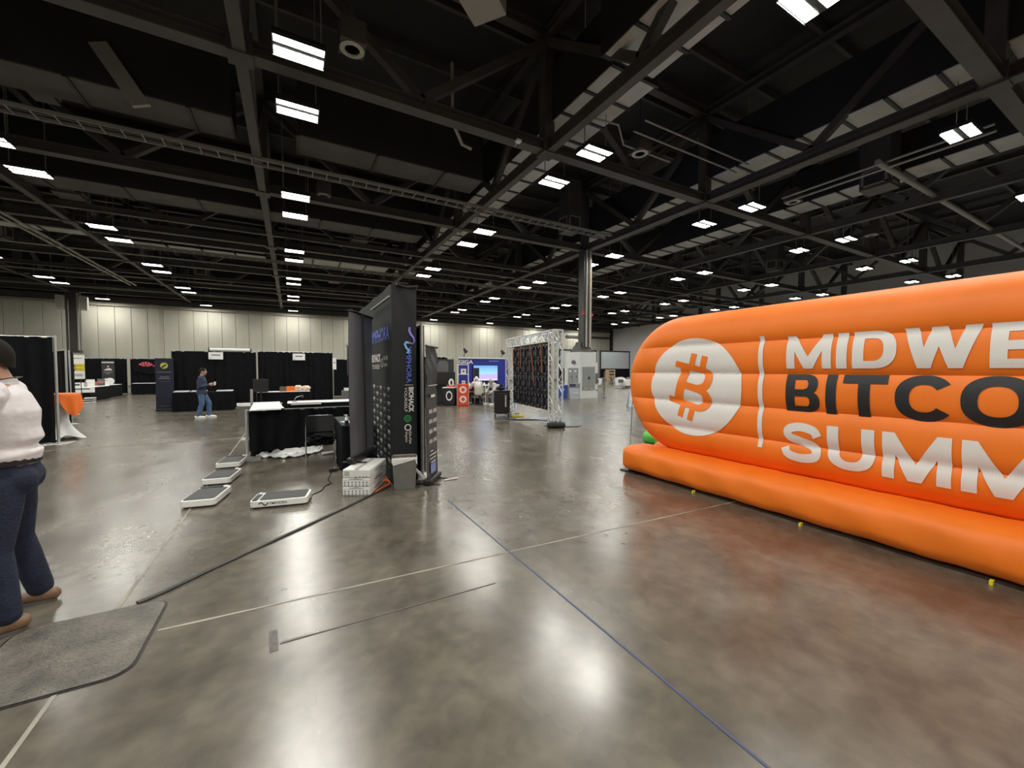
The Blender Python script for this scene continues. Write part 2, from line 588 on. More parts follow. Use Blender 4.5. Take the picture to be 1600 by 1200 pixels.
duct('air_duct', 'long rectangular duct with pale underside above the black pop-up wall', [(-2, 8.0, 7.02, 8.78), (8.0, 34, 7.42, 9.1)], 9.6, 11.3)
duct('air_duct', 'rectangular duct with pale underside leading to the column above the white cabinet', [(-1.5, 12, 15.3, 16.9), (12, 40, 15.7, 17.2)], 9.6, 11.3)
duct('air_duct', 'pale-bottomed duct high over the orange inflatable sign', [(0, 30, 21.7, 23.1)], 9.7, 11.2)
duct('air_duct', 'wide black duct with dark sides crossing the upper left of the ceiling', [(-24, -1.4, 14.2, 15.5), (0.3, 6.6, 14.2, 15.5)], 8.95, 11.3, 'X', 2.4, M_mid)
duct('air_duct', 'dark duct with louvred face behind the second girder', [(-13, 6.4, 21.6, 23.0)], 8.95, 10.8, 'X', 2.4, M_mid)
for (a, b, u, v) in ((-8.4, -1.4, 30.0, 31.3), (-8.4, -1.4, 32.0, 33.3), (-0.3, 6.6, 30.6, 33.4), (-0.3, 6.6, 36.2, 38.0), (-8.4, -1.4, 36.2, 37.4), (-8.4, 6.6, 44.0, 45.2), (-17, -9.5, 30.0, 32.0)):
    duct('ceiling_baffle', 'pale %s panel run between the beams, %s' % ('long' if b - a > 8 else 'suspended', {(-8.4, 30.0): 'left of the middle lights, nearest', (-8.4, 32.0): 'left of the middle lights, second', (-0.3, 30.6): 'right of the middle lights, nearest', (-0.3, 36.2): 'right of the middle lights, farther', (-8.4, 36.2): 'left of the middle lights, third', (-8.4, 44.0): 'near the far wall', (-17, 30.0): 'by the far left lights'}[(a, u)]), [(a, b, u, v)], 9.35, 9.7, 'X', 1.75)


def tray(name, label, y, xa, xb, z=8.55, w=0.5):
    t = thing(name, label, 'cable tray', (0, 0, 0))
    for s in (-1, 1):
        MB().span((xa, y + s * w / 2 - 0.015, z), (xb, y + s * w / 2 + 0.015, z + 0.1)).build('side_rail', M_cond, t)
    rg = MB()
    k = xa
    while k < xb:
        rg.span((k, y - w / 2, z), (k + 0.03, y + w / 2, z + 0.03))
        k += 0.45
    o = rg.build('rungs', M_cond, t)
    o['kind'] = 'stuff'
    MB().tube([(xa + (xb - xa) * q / 8, y - 0.1 + 0.05 * math.sin(q * 2), z + 0.06) for q in range(9)], 0.05, 6).build('cable_bundle', M_steel, t)
    return t


tray('cable_tray', 'ladder cable tray crossing under the wide black duct', 15.9, -24, 14.6)
tray('cable_tray', 'ladder cable tray far back, beyond the column', 29.9, -9, 40)


def pipe(label, pts, r=0.045, material=M_cond, name='conduit_pipe'):
    return tag(MB().tube(pts, r, 8).build(name, material, smooth=50), label, 'pipe')


pipe('thin pale pipe crossing the ceiling above the left booths', [(-25, 31.0, 8.35), (8, 31.0, 8.35)], 0.04)
pipe('second thin pale pipe crossing above the left booths, farther back', [(-25, 38.2, 8.3), (8, 38.2, 8.3)], 0.04)
pipe('third thin pipe near the top of the far wall', [(-25, 44.8, 8.3), (24, 44.8, 8.3)], 0.04)
for k, dx in enumerate((0, 0.35)):
    pipe(['outer', 'inner'][k] + ' of the two pale conduits receding over the left booths', [(-11.5 + dx, 20, 8.65), (-11.5 + dx, 44, 8.65)], 0.07)
    pipe(['upper', 'lower'][k] + ' of the two pale conduits beside the lights over the orange sign', [(18.5 + dx * 0.6, 3.6, 9.0 - dx * 0.4), (18.5 + dx * 0.6, 9.5, 9.0 - dx * 0.4)], 0.045)
pipe('jointed tan pipe over the right end of the orange sign', [(18, 6.15, 8.9), (49, 6.15, 8.9)], 0.10, M_cond)
pipe('bent pale pipe hanging from the girder in mid ceiling', [(4.15, 11.0, 10.4), (4.15, 11.0, 8.95), (4.25, 11.15, 8.78), (4.65, 11.5, 8.5), (4.95, 11.5, 8.45)], 0.05)
for k, (y, z) in enumerate(((8.9, 9.3), (9.35, 9.2))):
    pipe(['nearer', 'farther'][k] + ' of two thin pipes behind the round ceiling speaker', [(9.6, y, z), (15, y, z)], 0.03)
pipe('kinked thin pipe beside the pale duct', [(7.9, 9.2, 9.0), (8.7, 9.1, 9.0), (9.6, 9.8, 9.0), (11.8, 9.8, 9.0)], 0.03)


def diffuser(label, x, y, zb=8.85, s=0.85, h=2.6):
    t = thing('duct_drop', label, 'air vent', (x, y, zb))
    MB().span((-s / 2, -s / 2, 0.0), (s / 2, s / 2, h)).build('drop_box', M_steel, t)
    for (ax, sg) in (('x', -1), ('y', -1), ('x', 1)):
        g = MB()
        for q in range(5):
            z = 0.18 + q * 0.11
            if ax == 'y':
                g.box((0, sg * (s / 2 + 0.012), z), (s * 0.6, 0.03, 0.025))
            else:
                g.box((sg * (s / 2 + 0.012), 0, z), (0.03, s * 0.6, 0.025))
        g.build('grille', M_black, t)
        f = MB()
        for a, b in (((-0.36, 0.1), (0.36, 0.16)), ((-0.36, 0.68), (0.36, 0.74)), ((-0.36, 0.1), (-0.3, 0.74)), ((0.3, 0.1), (0.36, 0.74))):
            lo, hi = (a[0] * s / 0.85, a[1]), (b[0] * s / 0.85, b[1])
            if ax == 'y':
                f.span((lo[0], sg * s / 2 - 0.01, lo[1]), (hi[0], sg * s / 2 + sg * 0.03, hi[1]))
            else:
                f.span((sg * s / 2 - 0.01, lo[0], lo[1]), (sg * s / 2 + sg * 0.03, hi[0], hi[1]))
        f.build('grille_frame', M_cond, t)
    return t


diffuser('dark square duct drop with vents left of the column', 12.9, 17.0)
diffuser('square duct drop with vent beyond the second girder in mid ceiling', 3.45, 24.0)
diffuser('large duct drop hanging over the orange sign', 20.7, 7.0, s=0.95)
diffuser('duct drop with grille at the upper left', -5.75, 15.78, 9.0, 0.5)
diffuser('duct drop by the bright lights at the left', -7.95, 23.6)
diffuser('duct drop far over the right end of the orange sign', 31.0, 16.3)
diffuser('duct drop farther along, above the pop-up wall', 12.4, 31.0)
diffuser('duct drop above the middle of the far left booths', -6.0, 39.0)
diffuser('duct drop just right of the column in the distance', 22.0, 27.0)
diffuser('duct drop in the left distance over the middle lights', 3.2, 36.0)
diffuser('duct drop at the far left over the tall black drape', -14.0, 33.0)


def speaker(label, x, y, z=8.95, s=0.55):
    t = thing('ceiling_speaker', label, 'speaker', (x, y, z))
    MB().box((0, 0, 0.25), (s, s, 0.5)).build('cabinet', M_steel, t, bev=0.01, seg=1)
    MB().lathe([(s * 0.46, 0.0), (s * 0.48, -0.02), (s * 0.30, -0.035), (s * 0.29, 0.0)], n=28, cap=False).build('trim_ring', M_trimw, t, smooth=40)
    MB().lathe([(s * 0.29, 0.0), (s * 0.1, 0.03), (s * 0.02, 0.03)], n=24).build('cone', M_cond, t, smooth=40)
    MB().cyl((0, 0, 0.5), (0, 0, 3.2), 0.015, 6).build('hanger_rod', M_steel, t)
    return t


speaker('round ceiling speaker right of the nearest left light', 1.33, 9.9)
speaker('round ceiling speaker right of the lights in the middle', 10.4, 9.85)
speaker('round ceiling speaker by the second pair of middle lights', 1.3, 18.6)
speaker('round ceiling speaker over the orange sign', 19.2, 9.4)
speaker('round ceiling speaker over the far part of the orange sign', 27.6, 9.6)
pb = thing('junction_box', 'pale square box hung at the top middle of the ceiling', 'ceiling box', (3.5, 7.55, 9.0), math.radians(38))
MB().box((0, 0, 0.25), (0.75, 0.75, 0.5)).build('box_body', M_cond, pb, bev=0.02)
MB().cyl((0, 0, 0.5), (0, 0, 3.6), 0.04, 8).build('stem', M_steel, pb)
sm = thing('wireless_access_point', 'tiny white box clipped under the first girder', 'access point', (6.1, 10.6, 8.55))
MB().box((0, 0, 0), (0.16, 0.16, 0.08)).build('box_body', M_white, sm, bev=0.02)
MB().cyl((0, 0, 0.03), (-0.08, 0.1, -0.16), 0.008, 6).build('antenna', M_white, sm)

# ---------------------------------------------------------------- pipes on the two columns
for k, (dx, dy, r, m, lab) in enumerate(((-0.26, -0.34, 0.05, M_steel, 'dark'), (-0.08, -0.36, 0.06, M_trimw, 'pale'), (0.08, -0.36, 0.035, M_steel, 'thin dark'),
                                         (0.2, -0.33, 0.06, M_trimw, 'ribbed white'), (0.33, -0.24, 0.06, M_copper, 'tan'), (0.42, -0.1, 0.05, M_trimw, 'rightmost pale'))):
    pipe('%s vertical pipe on the steel column over the white cabinet' % lab, [(15.2 + dx, 18.65 + dy, 3.0), (15.2 + dx, 18.65 + dy, 8.6)], r, m, 'column_pipe')
for x, y, lab in ((14.85, 18.25, 'left'), (15.68, 18.5, 'right')):
    v = thing('red_valve', 'small red valve on the %s side of the column pipes' % lab, 'valve', (x, y, 4.9))
    MB().ball((0, 0, 0), 0.09, 10, 6).build('valve_body', M_red, v, smooth=60)
    MB().lathe([(0.08, 0), (0.08, 0.03)], (0, 0, 0.09), 12).build('hand_wheel', M_red, v)
for k, (dx, dy) in enumerate(((-0.42, -0.34), (0.3, -0.36), (0.45, -0.25))):
    pipe('%s pale conduit on the far left column' % ['left', 'middle', 'right'][k], [(-16.9 + dx, 50.3 + dy, 3.4), (-16.9 + dx, 50.3 + dy, 8.5)], 0.08 if k < 2 else 0.05, M_trimw if k else M_steel, 'column_pipe')
for k, dx in enumerate((-0.74, 0.74)):
    bx = thing('electrical_box', 'pale box at the top %s of the far left column' % ['left', 'right'][k], 'electrical box', (-16.9 + dx, 49.85, 7.6))
    MB().box((0, 0, 0), (0.52, 0.4, 1.2)).build('box_body', M_wall, bx, bev=0.02)
    MB().box((0, -0.21, 0), (0.42, 0.02, 1.0)).build('door', M_trimw, bx)


# ================================================================ ORANGE INFLATABLE SIGN
SEAMS = [0.30, 0.42, 0.80, 1.19, 1.60, 2.00, 2.47]
IX = 5.32                     # mid plane of the panel
YC, RAD, ZC = 4.05, 1.05, 1.42
YE = -2.75                    # centre of the right end's curve


def chamber(z):
    for a, b in zip(SEAMS[:-1], SEAMS[1:]):
        if a <= z <= b:
            w = (z - a) / (b - a)
            return 1 - abs(2 * w - 1) ** 2.6
    return 0.0


def edge_dist(y, z):
    """distance from the stadium outline, inwards"""
    if y > YC:
        return RAD - math.hypot(y - YC, z - ZC)
    if y < YE:
        return RAD - math.hypot(y - YE, z - ZC)
    return RAD - abs(z - ZC)


def half_thick(y, z):
    d = max(edge_dist(y, z), 0.0)
    r = 0.30
    t = 0.27 * (math.sqrt(max(0.0, 1 - (1 - d / r) ** 2)) if d < r else 1.0)
    k = min(1.0, d / 0.40) ** 1.3
    return t + 0.05 * chamber(z) * k


inf = thing('inflatable_sign', 'giant orange inflatable sign with white and black lettering and round coin logo', 'inflatable', (0, 0, 0))
zs = []
for a, b in zip(SEAMS[:-1], SEAMS[1:]):
    m = 18
    for q in range(m):
        w = 0.5 - 0.5 * math.cos(math.pi * q / m)
        zs.append(a + (b - a) * w)
zs.append(SEAMS[-1])
zs = [max(z, ZC - RAD + 0.0005) for z in zs if z >= ZC - RAD - 0.03]
zs[-1] = ZC + RAD - 0.0005
NY = 150
pan = MB()
for sgn in (-1, 1):
    o = len(pan.v)
    for z in zs:
        h = math.sqrt(max(RAD ** 2 - (z - ZC) ** 2, 1e-6))
        ya, yb = YC + h, YE - h
        for k in range(NY):
            w = 0.5 - 0.5 * math.cos(math.pi * k / (NY - 1))
            y = ya + (yb - ya) * w
            wob = 0.008 * math.sin(y * 5.3 + z * 3) * min(1, edge_dist(y, z) / 0.2) if 0 < k < NY - 1 else 0
            pan.v.append((IX + sgn * ((half_thick(y, z) if 0 < k < NY - 1 else 0.004) + wob), y, z))
    for i in range(len(zs) - 1):
        for k in range(NY - 1):
            pan.f.append((o + i * NY + k, o + i * NY + k + 1, o + (i + 1) * NY + k + 1, o + (i + 1) * NY + k))
pan.build('panel', M_ora, inf, smooth=180)
# base: two long rounded tubes side by side, flat closed ends
BL, BR = 4.74, -3.5
for nm, xc, w in (('base_tube', 4.995, 0.66), ('base_tube', 5.68, 0.66)):
    b = MB()
    nring, nl = 40, 90

    def fn(u, v, xc=xc, w=w):
        a = 2 * math.pi * u
        y = BL + (BR - BL) * v
        e = min(v * (BL - BR), (1 - v) * (BL - BR))
        k = 0.93 + 0.07 * min(1, e / 0.10) ** 0.5
        p = 2 / 3.0
        ca, sa = math.cos(a), math.sin(a)
        wr = 0.006 * math.sin(y * 9 + 3 * math.sin(a * 2)) + 0.004 * math.sin(y * 23 + a * 3)
        x = xc + (w / 2 + wr) * k * math.copysign(abs(ca) ** p, ca)
        z = 0.222 + (0.212 + wr * 0.5) * k * math.copysign(abs(sa) ** p, sa)
        return (x, y, z)
    b.grid(fn, nring, nl, True)
    o0 = 0
    b.f.append(tuple(i * nl for i in range(nring)))
    b.f.append(tuple(i * nl + nl - 1 for i in range(nring)))
    b.build(nm, M_ora, inf, smooth=50)
MB().span((4.72, 4.5, 0.002), (5.95, 4.83, 0.02)).build('ground_flap', M_black, inf)


def front(y, z):
    wob = 0.008 * math.sin(y * 5.3 + z * 3) * min(1, edge_dist(y, z) / 0.2)
    return IX - half_thick(y, z) - wob


class Glyph:
    """flat letter made of bilinear quads in (u, v), 0..1 high, laid onto the panel's front"""

    def __init__(self):
        self.q = []

    def quad(self, *p):
        self.q.append(p)
        return self

    def rect(self, u0, v0, u1, v1):
        return self.quad((u0, v0), (u1, v0), (u1, v1), (u0, v1))

    def arc(self, cu, cv, ro, ri, a0, a1, n=18, e=2.35):
        def pt(a, r):
            c, s = math.cos(a), math.sin(a)
            return (cu + r[0] * math.copysign(abs(c) ** (2 / e), c), cv + r[1] * math.copysign(abs(s) ** (2 / e), s))
        for k in range(n):
            a, b = (math.radians(a0 + (a1 - a0) * q / n) for q in (k, k + 1))
            self.quad(pt(a, ro), pt(b, ro), pt(b, ri), pt(a, ri))
        return self

    def stroke(self, pts, w, sub=6):
        ps = [Vector(p) for p in pts]
        out = []
        for i in range(len(ps) - 1):
            p0, p1, p2, p3 = ps[max(i - 1, 0)], ps[i], ps[i + 1], ps[min(i + 2, len(ps) - 1)]
            for k in range(sub):
                t = k / sub
                out.append(0.5 * (2 * p1 + (p2 - p0) * t + (2 * p0 - 5 * p1 + 4 * p2 - p3) * t * t + (3 * p1 - p0 - 3 * p2 + p3) * t ** 3))
        out.append(ps[-1])
        L, R = [], []
        for i, p in enumerate(out):
            d = (out[min(i + 1, len(out) - 1)] - out[max(i - 1, 0)]).normalized()
            nrm = Vector((-d.y, d.x)) * w / 2
            L.append(tuple(p + nrm))
            R.append(tuple(p - nrm))
        for i in range(len(out) - 1):
            self.quad(L[i], L[i + 1], R[i + 1], R[i])
        return self

    def mesh(self, name, material, parent, mapuv, size=0.035, off=0.006):
        mb = MB()
        for q in self.q:
            P = [mapuv(*p) for p in q]
            la = max(math.dist(P[0], P[1]), math.dist(P[3], P[2]))
            lb = max(math.dist(P[0], P[3]), math.dist(P[1], P[2]))
            na, nb = max(1, math.ceil(la / size)), max(1, math.ceil(lb / size))

            def f(u, v):
                y = (P[0][0] * (1 - u) + P[1][0] * u) * (1 - v) + (P[3][0] * (1 - u) + P[2][0] * u) * v
                z = (P[0][1] * (1 - u) + P[1][1] * u) * (1 - v) + (P[3][1] * (1 - u) + P[2][1] * u) * v
                return (front(y, z) - off, y, z)
            mb.grid(f, na + 1, nb + 1)
        return mb.build(name, material, parent, smooth=180)


def glyph(ch):
    g = Glyph()
    t = 0.26
    if ch == 'I':
        return g.rect(0, 0, t, 1), t
    if ch == 'M':
        g.rect(0, 0, t * .9, 1).rect(1.2 - t * .9, 0, 1.2, 1)
        g.quad((t * .9, 1), (t * .9, .52), (.6 - .12, 0), (.6, .36)).quad((1.2 - t * .9, 1), (.6, .36), (.6 + .12, 0), (1.2 - t * .9, .52))
        g.quad((.6, .36), (.48, 0), (.72, 0), (.6, .36))
        return g, 1.2
    if ch == 'D':
        g.rect(0, 0, t, 1).rect(t, .8, .46, 1).rect(t, 0, .46, .2)
        g.arc(.46, .5, (.48, .5), (.22, .3), -90, 90)
        return g, .94
    if ch == 'W':
        w = .24
        for a, b in ((0, .26), (.50, .26), (.50, .80), (1.06, .80)):
            g.quad((a, 1), (a + w + .03, 1), (b + w, 0), (b, 0))
        return g, 1.33
    if ch == 'E':
        return g.rect(0, 0, t, 1).rect(t, 0, .84, .2).rect(t, .4, .8, .6).rect(t, .8, .84, 1), .84
    if ch == 'S':
        g.stroke([(.90, .68), (.80, .83), (.48, .895), (.20, .83), (.135, .71), (.22, .60), (.48, .53), (.78, .44), (.87, .30), (.80, .16), (.48, .10), (.16, .16), (.06, .33)], .22)
        return g, .98
    if ch == 'T':
        return g.rect(0, .79, .98, 1).rect(.36, 0, .62, .79), .98
    if ch == 'B':
        g.rect(0, 0, t, 1).rect(t, .855, .52, 1).rect(t, .41, .54, .60).rect(t, 0, .56, .15)
        g.arc(.52, .735, (.37, .265), (.11, .125), -90, 90, e=2.4).arc(.55, .28, (.40, .28), (.13, .13), -90, 90, e=2.4)
        return g, .95
    if ch == 'C':
        g.arc(.54, .5, (.54, .5), (.27, .3), 36, 324, 30)
        return g, 1.02
    if ch == 'O':
        g.arc(.57, .5, (.57, .5), (.30, .3), 0, 360, 40)
        return g, 1.14
    if ch == 'N':
        g.rect(0, 0, t, 1).rect(.78, 0, 1.04, 1).quad((t, 1), (t, .62), (.78, 0), (.78, .38))
        return g, 1.04
    if ch == 'U':
        g.rect(0, .42, t, 1).rect(.74, .42, 1.0, 1).arc(.5, .42, (.5, .42), (.24, .22), 180, 360, 24)
        return g, 1.0


def word(s, y, z0, z1, material, gap=0.17, wide=1.0):
    h = z1 - z0
    for ch in s:
        if ch == ' ':
            y -= 0.4 * h
            continue
        g, w = glyph(ch)
        g.mesh('letter', material, inf, lambda u, v, y=y: (y - u * h * wide, z0 + v * h))
        y -= (w * wide + gap) * h
    return y


word('MIDWEST', 2.48, 1.665, 2.035, M_prw, 0.12, 0.98)
word('BITCOIN', 2.48, 1.18, 1.60, M_prk, 0.13, 0.86)
word('SUMMIT', 2.50, 0.61, 1.055, M_prw, 0.13, 0.88)
# upright bar
bar = Glyph().rect(0, 0, 1, 1)
bar.mesh('divider_bar', M_prw, inf, lambda u, v: (2.79 - u * 0.055, 0.70 + v * 1.36), 0.03)
# white disc with the orange coin letter, laid out in rings so it follows the chambers
LY0, LZ0, LR = 3.71, 1.405, 0.71
disc = Glyph()
disc.arc(0, 0, (1, 1), (.75, .75), 0, 360, 64, 2.0).arc(0, 0, (.75, .75), (.45, .45), 0, 360, 48, 2.0).arc(0, 0, (.45, .45), (.001, .001), 0, 360, 32, 2.0)
disc.mesh('logo_disc', M_prw, inf, lambda u, v: (LY0 - u * LR * 1.02, LZ0 + v * LR * 0.98), 0.03)
co = Glyph()
co.rect(.0, 0, .22, 1).rect(-.15, .86, .53, 1).rect(-.15, 0, .56, .14).rect(.22, .42, .56, .58)
co.arc(.52, .735, (.33, .265), (.13, .135), -90, 90, e=2.3).arc(.55, .28, (.39, .28), (.17, .14), -90, 90, e=2.3)
for u in (.20, .47):
    co.rect(u, 1.0, u + .14, 1.26).rect(u, -.26, u + .14, 0)
ca, sa = math.cos(math.radians(-14)), math.sin(math.radians(-14))


def coinmap(u, v):
    a, b = (u - .40) * 0.62, (v - .5) * 0.62
    return (LY0 - (a * ca - b * sa) - 0.0, LZ0 + a * sa + b * ca)


co.mesh('coin_letter', M_ora, inf, coinmap, 0.03, 0.012)
for k, y in enumerate((3.42, 2.14, 0.83, -0.6)):
    tg = MB().span((4.655, y - 0.010, 0.001), (4.70, y + 0.010, 0.035)).build('tether_tab', M_yel, inf)
    tg['label'] = 'small yellow tether tab'
fan = thing('inflator_fan', 'green and yellow blower behind the left end of the orange inflatable', 'blower', (6.75, 5.95, 0.0))
MB().tube([(0, -0.16, 0.19), (0, -0.12, 0.19), (0, 0.12, 0.19), (0, 0.16, 0.19)], [0.13, 0.15, 0.15, 0.13], 24).build('fan_shroud', M_green, fan, smooth=40)
MB().lathe([(0.11, 0), (0.11, 0.03), (0.05, 0.05)], n=20).build('intake_ring', M_yel, fan)
MB().span((-0.2, -0.16, 0), (0.2, 0.16, 0.05)).build('foot', M_black, fan)
sg = tag(MB().tube([(6.0, 5.85, 0.0), (5.97, 5.8, 0.6), (5.9, 5.7, 1.2)], 0.006, 6).build('guy_rope', M_black), 'thin black guy rope behind the left end of the inflatable', 'rope')

# ================================================================ FLOOR THINGS NEAR THE VIEWPOINT
tag(strip('tape_line', (1.7, 0.35), (1.7, 4.75), 0.014, M_tape, z=0.002), 'thin blue tape line running straight away across the floor', 'floor tape')
tag(strip('tape_line', (-0.09, 2.72), (1.35, 2.70), 0.008, M_tape2, z=0.002), 'faint blue tape line crossing the pale joint, left of centre', 'floor tape')
pl = thing('floor_hatch', 'worn grey steel floor box cover set into the concrete', 'floor hatch', (-1.17, 3.25, 0))
M_hatch = mat('worn_steel_plate', (0.135, 0.124, 0.105), 0.42, 0.35, var=0.45, scale=5, bump=0.5, bscale=60)


def rrect(w, d, r, n=5):
    pts = []
    for cx, cy, a0 in ((w / 2 - r, d / 2 - r, 0), (-w / 2 + r, d / 2 - r, 90), (-w / 2 + r, -d / 2 + r, 180), (w / 2 - r, -d / 2 + r, 270)):
        for k in range(n + 1):
            a = math.radians(a0 + 90 * k / n)
            pts.append((cx + r * math.cos(a), cy + r * math.sin(a)))
    return pts


MB().prism(rrect(0.76, 0.83, 0.11), 0.0005, 0.003).build('rim_gap', M_black, pl)
MB().prism(rrect(0.73, 0.80, 0.10), 0.001, 0.008).build('cover_plate', M_hatch, pl)
rb = MB()
for a in range(12):
    for b in range(12):
        x, y = -0.31 + a * 0.056, -0.34 + b * 0.062
        s = 1 if (a + b) % 2 else -1
        rb.bar((x - 0.012, y - 0.012 * s, 0.008), (x + 0.012, y + 0.012 * s, 0.008), 0.005, 0.002)
o = rb.build('tread_pattern', M_hatch, pl)
o['kind'] = 'stuff'
cb = [(1.20, 5.72), (1.06, 5.58), (0.85, 5.38), (0.5, 5.03), (0.1, 4.66), (-0.3, 4.30), (-0.65, 3.98), (-0.85, 3.78), (-0.98, 3.68)]
tag(MB().tube([(x, y, 0.009) for x, y in cb], [(0.008, 0.021)] * len(cb), 8, side=(0, 0, 1)).build('floor_cable', M_cable, smooth=60), 'thick black flat cable running across the floor to the hatch', 'cable')
oc = [(0.95, 5.47), (1.0, 5.56), (1.08, 5.66), (1.17, 5.74), (1.22, 5.86), (1.2, 5.98), (1.13, 6.03), (1.15, 5.93), (1.21, 5.95), (1.17, 6.06), (1.24, 6.1)]
tag(MB().tube([(x, y, 0.014 + 0.02 * (k % 2) * (k > 4)) for k, (x, y) in enumerate(oc)], 0.010, 8).build('extension_cord', M_oracord, smooth=60), 'orange extension cord looped between the white boxes and the bin', 'cord')
strip('scuff', (-0.12, 2.66), (-0.13, 2.88), 0.045, mat('dark_scuff', (0.07, 0.064, 0.055), 0.45, var=0.5, scale=30), floor)
tag(strip('tape_piece', (-0.08, 2.73), (0.12, 2.725), 0.014, M_joint, z=0.003), 'short pale tape piece beside the dark floor scuff', 'floor tape')


# ================================================================ POP-UP WALL, BANNERS, BOXES
M_popb = mat('charcoal_printed_fabric', (0.0085, 0.0105, 0.013), 0.75, var=0.12, scale=2, bump=0.15, bscale=7)
M_logo = mat('violet_blue_print', (0.13, 0.17, 0.72), 0.5)
M_logoc = mat('cyan_print', (0.20, 0.50, 0.85), 0.5)
M_logov = mat('violet_print', (0.25, 0.20, 0.72), 0.5)
M_gfilm = mat('grey_banner_back', (0.145, 0.15, 0.168), 0.55, var=0.06, scale=2, bump=0.1, bscale=5)
pw_ = thing('popup_wall', 'tall charcoal fabric pop-up display wall with blue and white logos', 'display wall', (1.25, 5.8, 0), 0.0)
PL, PWD, PH = 3.0, 0.37, 2.86
fab = MB()


def pop_fn(u, v):
    # walk round the footprint: left face, near end, right face, far end
    per = 2 * (PL + PWD)
    s = u * per
    r = 0.02
    if s < PWD:
        x, y = s, 0
    elif s < PWD + PL:
        x, y = PWD, s - PWD
    elif s < 2 * PWD + PL:
        x, y = PWD - (s - PWD - PL), PL
    else:
        x, y = 0, PL - (s - 2 * PWD - PL)
    z = 0.02 + (PH - 0.02) * v
    if s < PWD:
        # folds running down the near end from its upper right corner
        f = max(0, (v - 0.62) / 0.38) * math.sin(min(1, s / PWD) * math.pi)
        y -= 0.022 * f * math.sin((s / PWD) * 9 + v * 22)
    bow = 0.012 * math.sin(math.pi * v)
    return (x + (bow if x < PWD / 2 else -bow), y, z + 0.015 * math.sin(s * 5) * (v > 0.98))


fab.grid(pop_fn, 160, 30, True)
fab.build('fabric_cover', M_popb, pw_, smooth=50)
MB().span((0.01, 0.01, PH - 0.06), (PWD - 0.01, PL - 0.01, PH - 0.03)).build('top_panel', M_popb, pw_)
MB().span((-0.03, 0.02, PH - 0.17), (-0.012, 1.5, PH - 0.155)).build('edge_strip', M_trimw, pw_)
MB().tube([(PWD * 0.2, -0.01, PH + 0.01), (PWD * 0.6, -0.012, PH - 0.02), (PWD, -0.01, PH + 0.01), (PWD + 0.02, 0.2, PH + 0.0)], 0.02, 8).build('frame_tube', M_black, pw_)
# left face prints: reading direction runs towards the near end
lx = -0.016
text('YMPHORA', M_logo, pw_, (lx, 1.52, 2.09), (0, -1, 0), (0, 0, 1), 1.44, 0.21, 0.012)
MB().tube([(lx, 1.98 - 0.42 * t, 2.18 + 0.11 * math.sin(t * 2 * math.pi)) for t in [q / 16 for q in range(17)]], [(0.002, 0.035)] * 17, 6, side=(1, 0, 0)).build('wave_mark', M_logov, pw_)
text('BIOHACK', M_prw, pw_, (lx, 1.50, 1.775), (0, -1, 0), (0, 0, 1), 0.78, 0.135, 0.03)
text('YOURSELF', M_prw, pw_, (lx, 1.48, 1.665), (0, -1, 0), (0, 0, 1), 0.72, 0.075)
text('HSA-FSA', M_prw, pw_, (lx, 0.50, 1.80), (0, -1, 0), (0, 0, 1), 0.32, 0.065, 0.01)
text('Eligible', M_prw, pw_, (lx, 0.50, 1.69), (0, -1, 0), (0, 0, 1), 0.28, 0.07)
ring_mb((lx, 0.60, 1.76), (0, 1, 0), (0, 0, 1), 0.075, 0.052, 20).build('ring_mark', M_prw, pw_)
mk1, mk2 = None, None
for r in range(12):
    for c in range(9):
        yy, zz = 2.55 - c * 0.29, 1.36 - r * 0.105
        if (r + c) % 2 == 0:
            if mk1 is None:
                mk1 = text('BIOHACK', M_prw, pw_, (lx, 0, 0), (0, -1, 0), (0, 0, 1), 0.17, 0.04, 0.05, 'sponsor_mark')
                MBx = text('YOURSELF', M_prw, mk1, (lx, 0, -0.024), (0, -1, 0), (0, 0, 1), 0.14, 0.016, 0.0, 'sponsor_line')
                o = mk1
            else:
                o = copy_tree(mk1, pw_)
        else:
            if mk2 is None:
                mk2 = text('YMPHORA', mat('grey_print', (0.30, 0.30, 0.34), 0.6), pw_, (lx, 0, 0), (0, -1, 0), (0, 0, 1), 0.16, 0.026, 0.02, 'sponsor_mark')
                o = mk2
            else:
                o = copy_tree(mk2, pw_)
        o.location = (0, yy, zz)
# near end prints run downwards
DN, RT = (0, 0, -1), (1, 0, 0)
ny = -0.014
sw = [(0.255, 2.27), (0.25, 2.22), (0.27, 2.17), (0.31, 2.12), (0.325, 2.07), (0.30, 2.03), (0.24, 2.045), (0.20, 2.05), (0.185, 2.02), (0.205, 1.97), (0.24, 1.93), (0.22, 1.89)]
MB().tube([(x, ny - 0.012, z) for x, z in sw[:7]], [(0.002, 0.014 + 0.006 * math.sin(k)) for k in range(7)], 6, side=(0, 1, 0)).build('wave_mark', M_logov, pw_)
MB().tube([(x, ny - 0.012, z) for x, z in sw[6:]], [(0.002, 0.017)] * 6, 6, side=(0, 1, 0)).build('wave_mark', M_logoc, pw_)
text('YMPHORA', M_logo, pw_, (0.205, ny, 1.99), DN, RT, 0.53, 0.075, 0.012)
MB().span((0.18, ny - 0.002, 1.428), (0.30, ny, 1.434)).build('rule', M_prw, pw_)
text('BIOHACK', M_prw, pw_, (0.235, ny, 1.40), DN, RT, 0.37, 0.075, 0.04)
text('YOURSELF', M_prw, pw_, (0.175, ny, 1.40), DN, RT, 0.36, 0.04)
gc = mat('green_print', (0.03, 0.20, 0.06), 0.6)
ring_mb((0.22, ny, 0.94), (1, 0, 0), (0, 0, 1), 0.055, 0.028, 24).build('round_green_mark', gc, pw_)
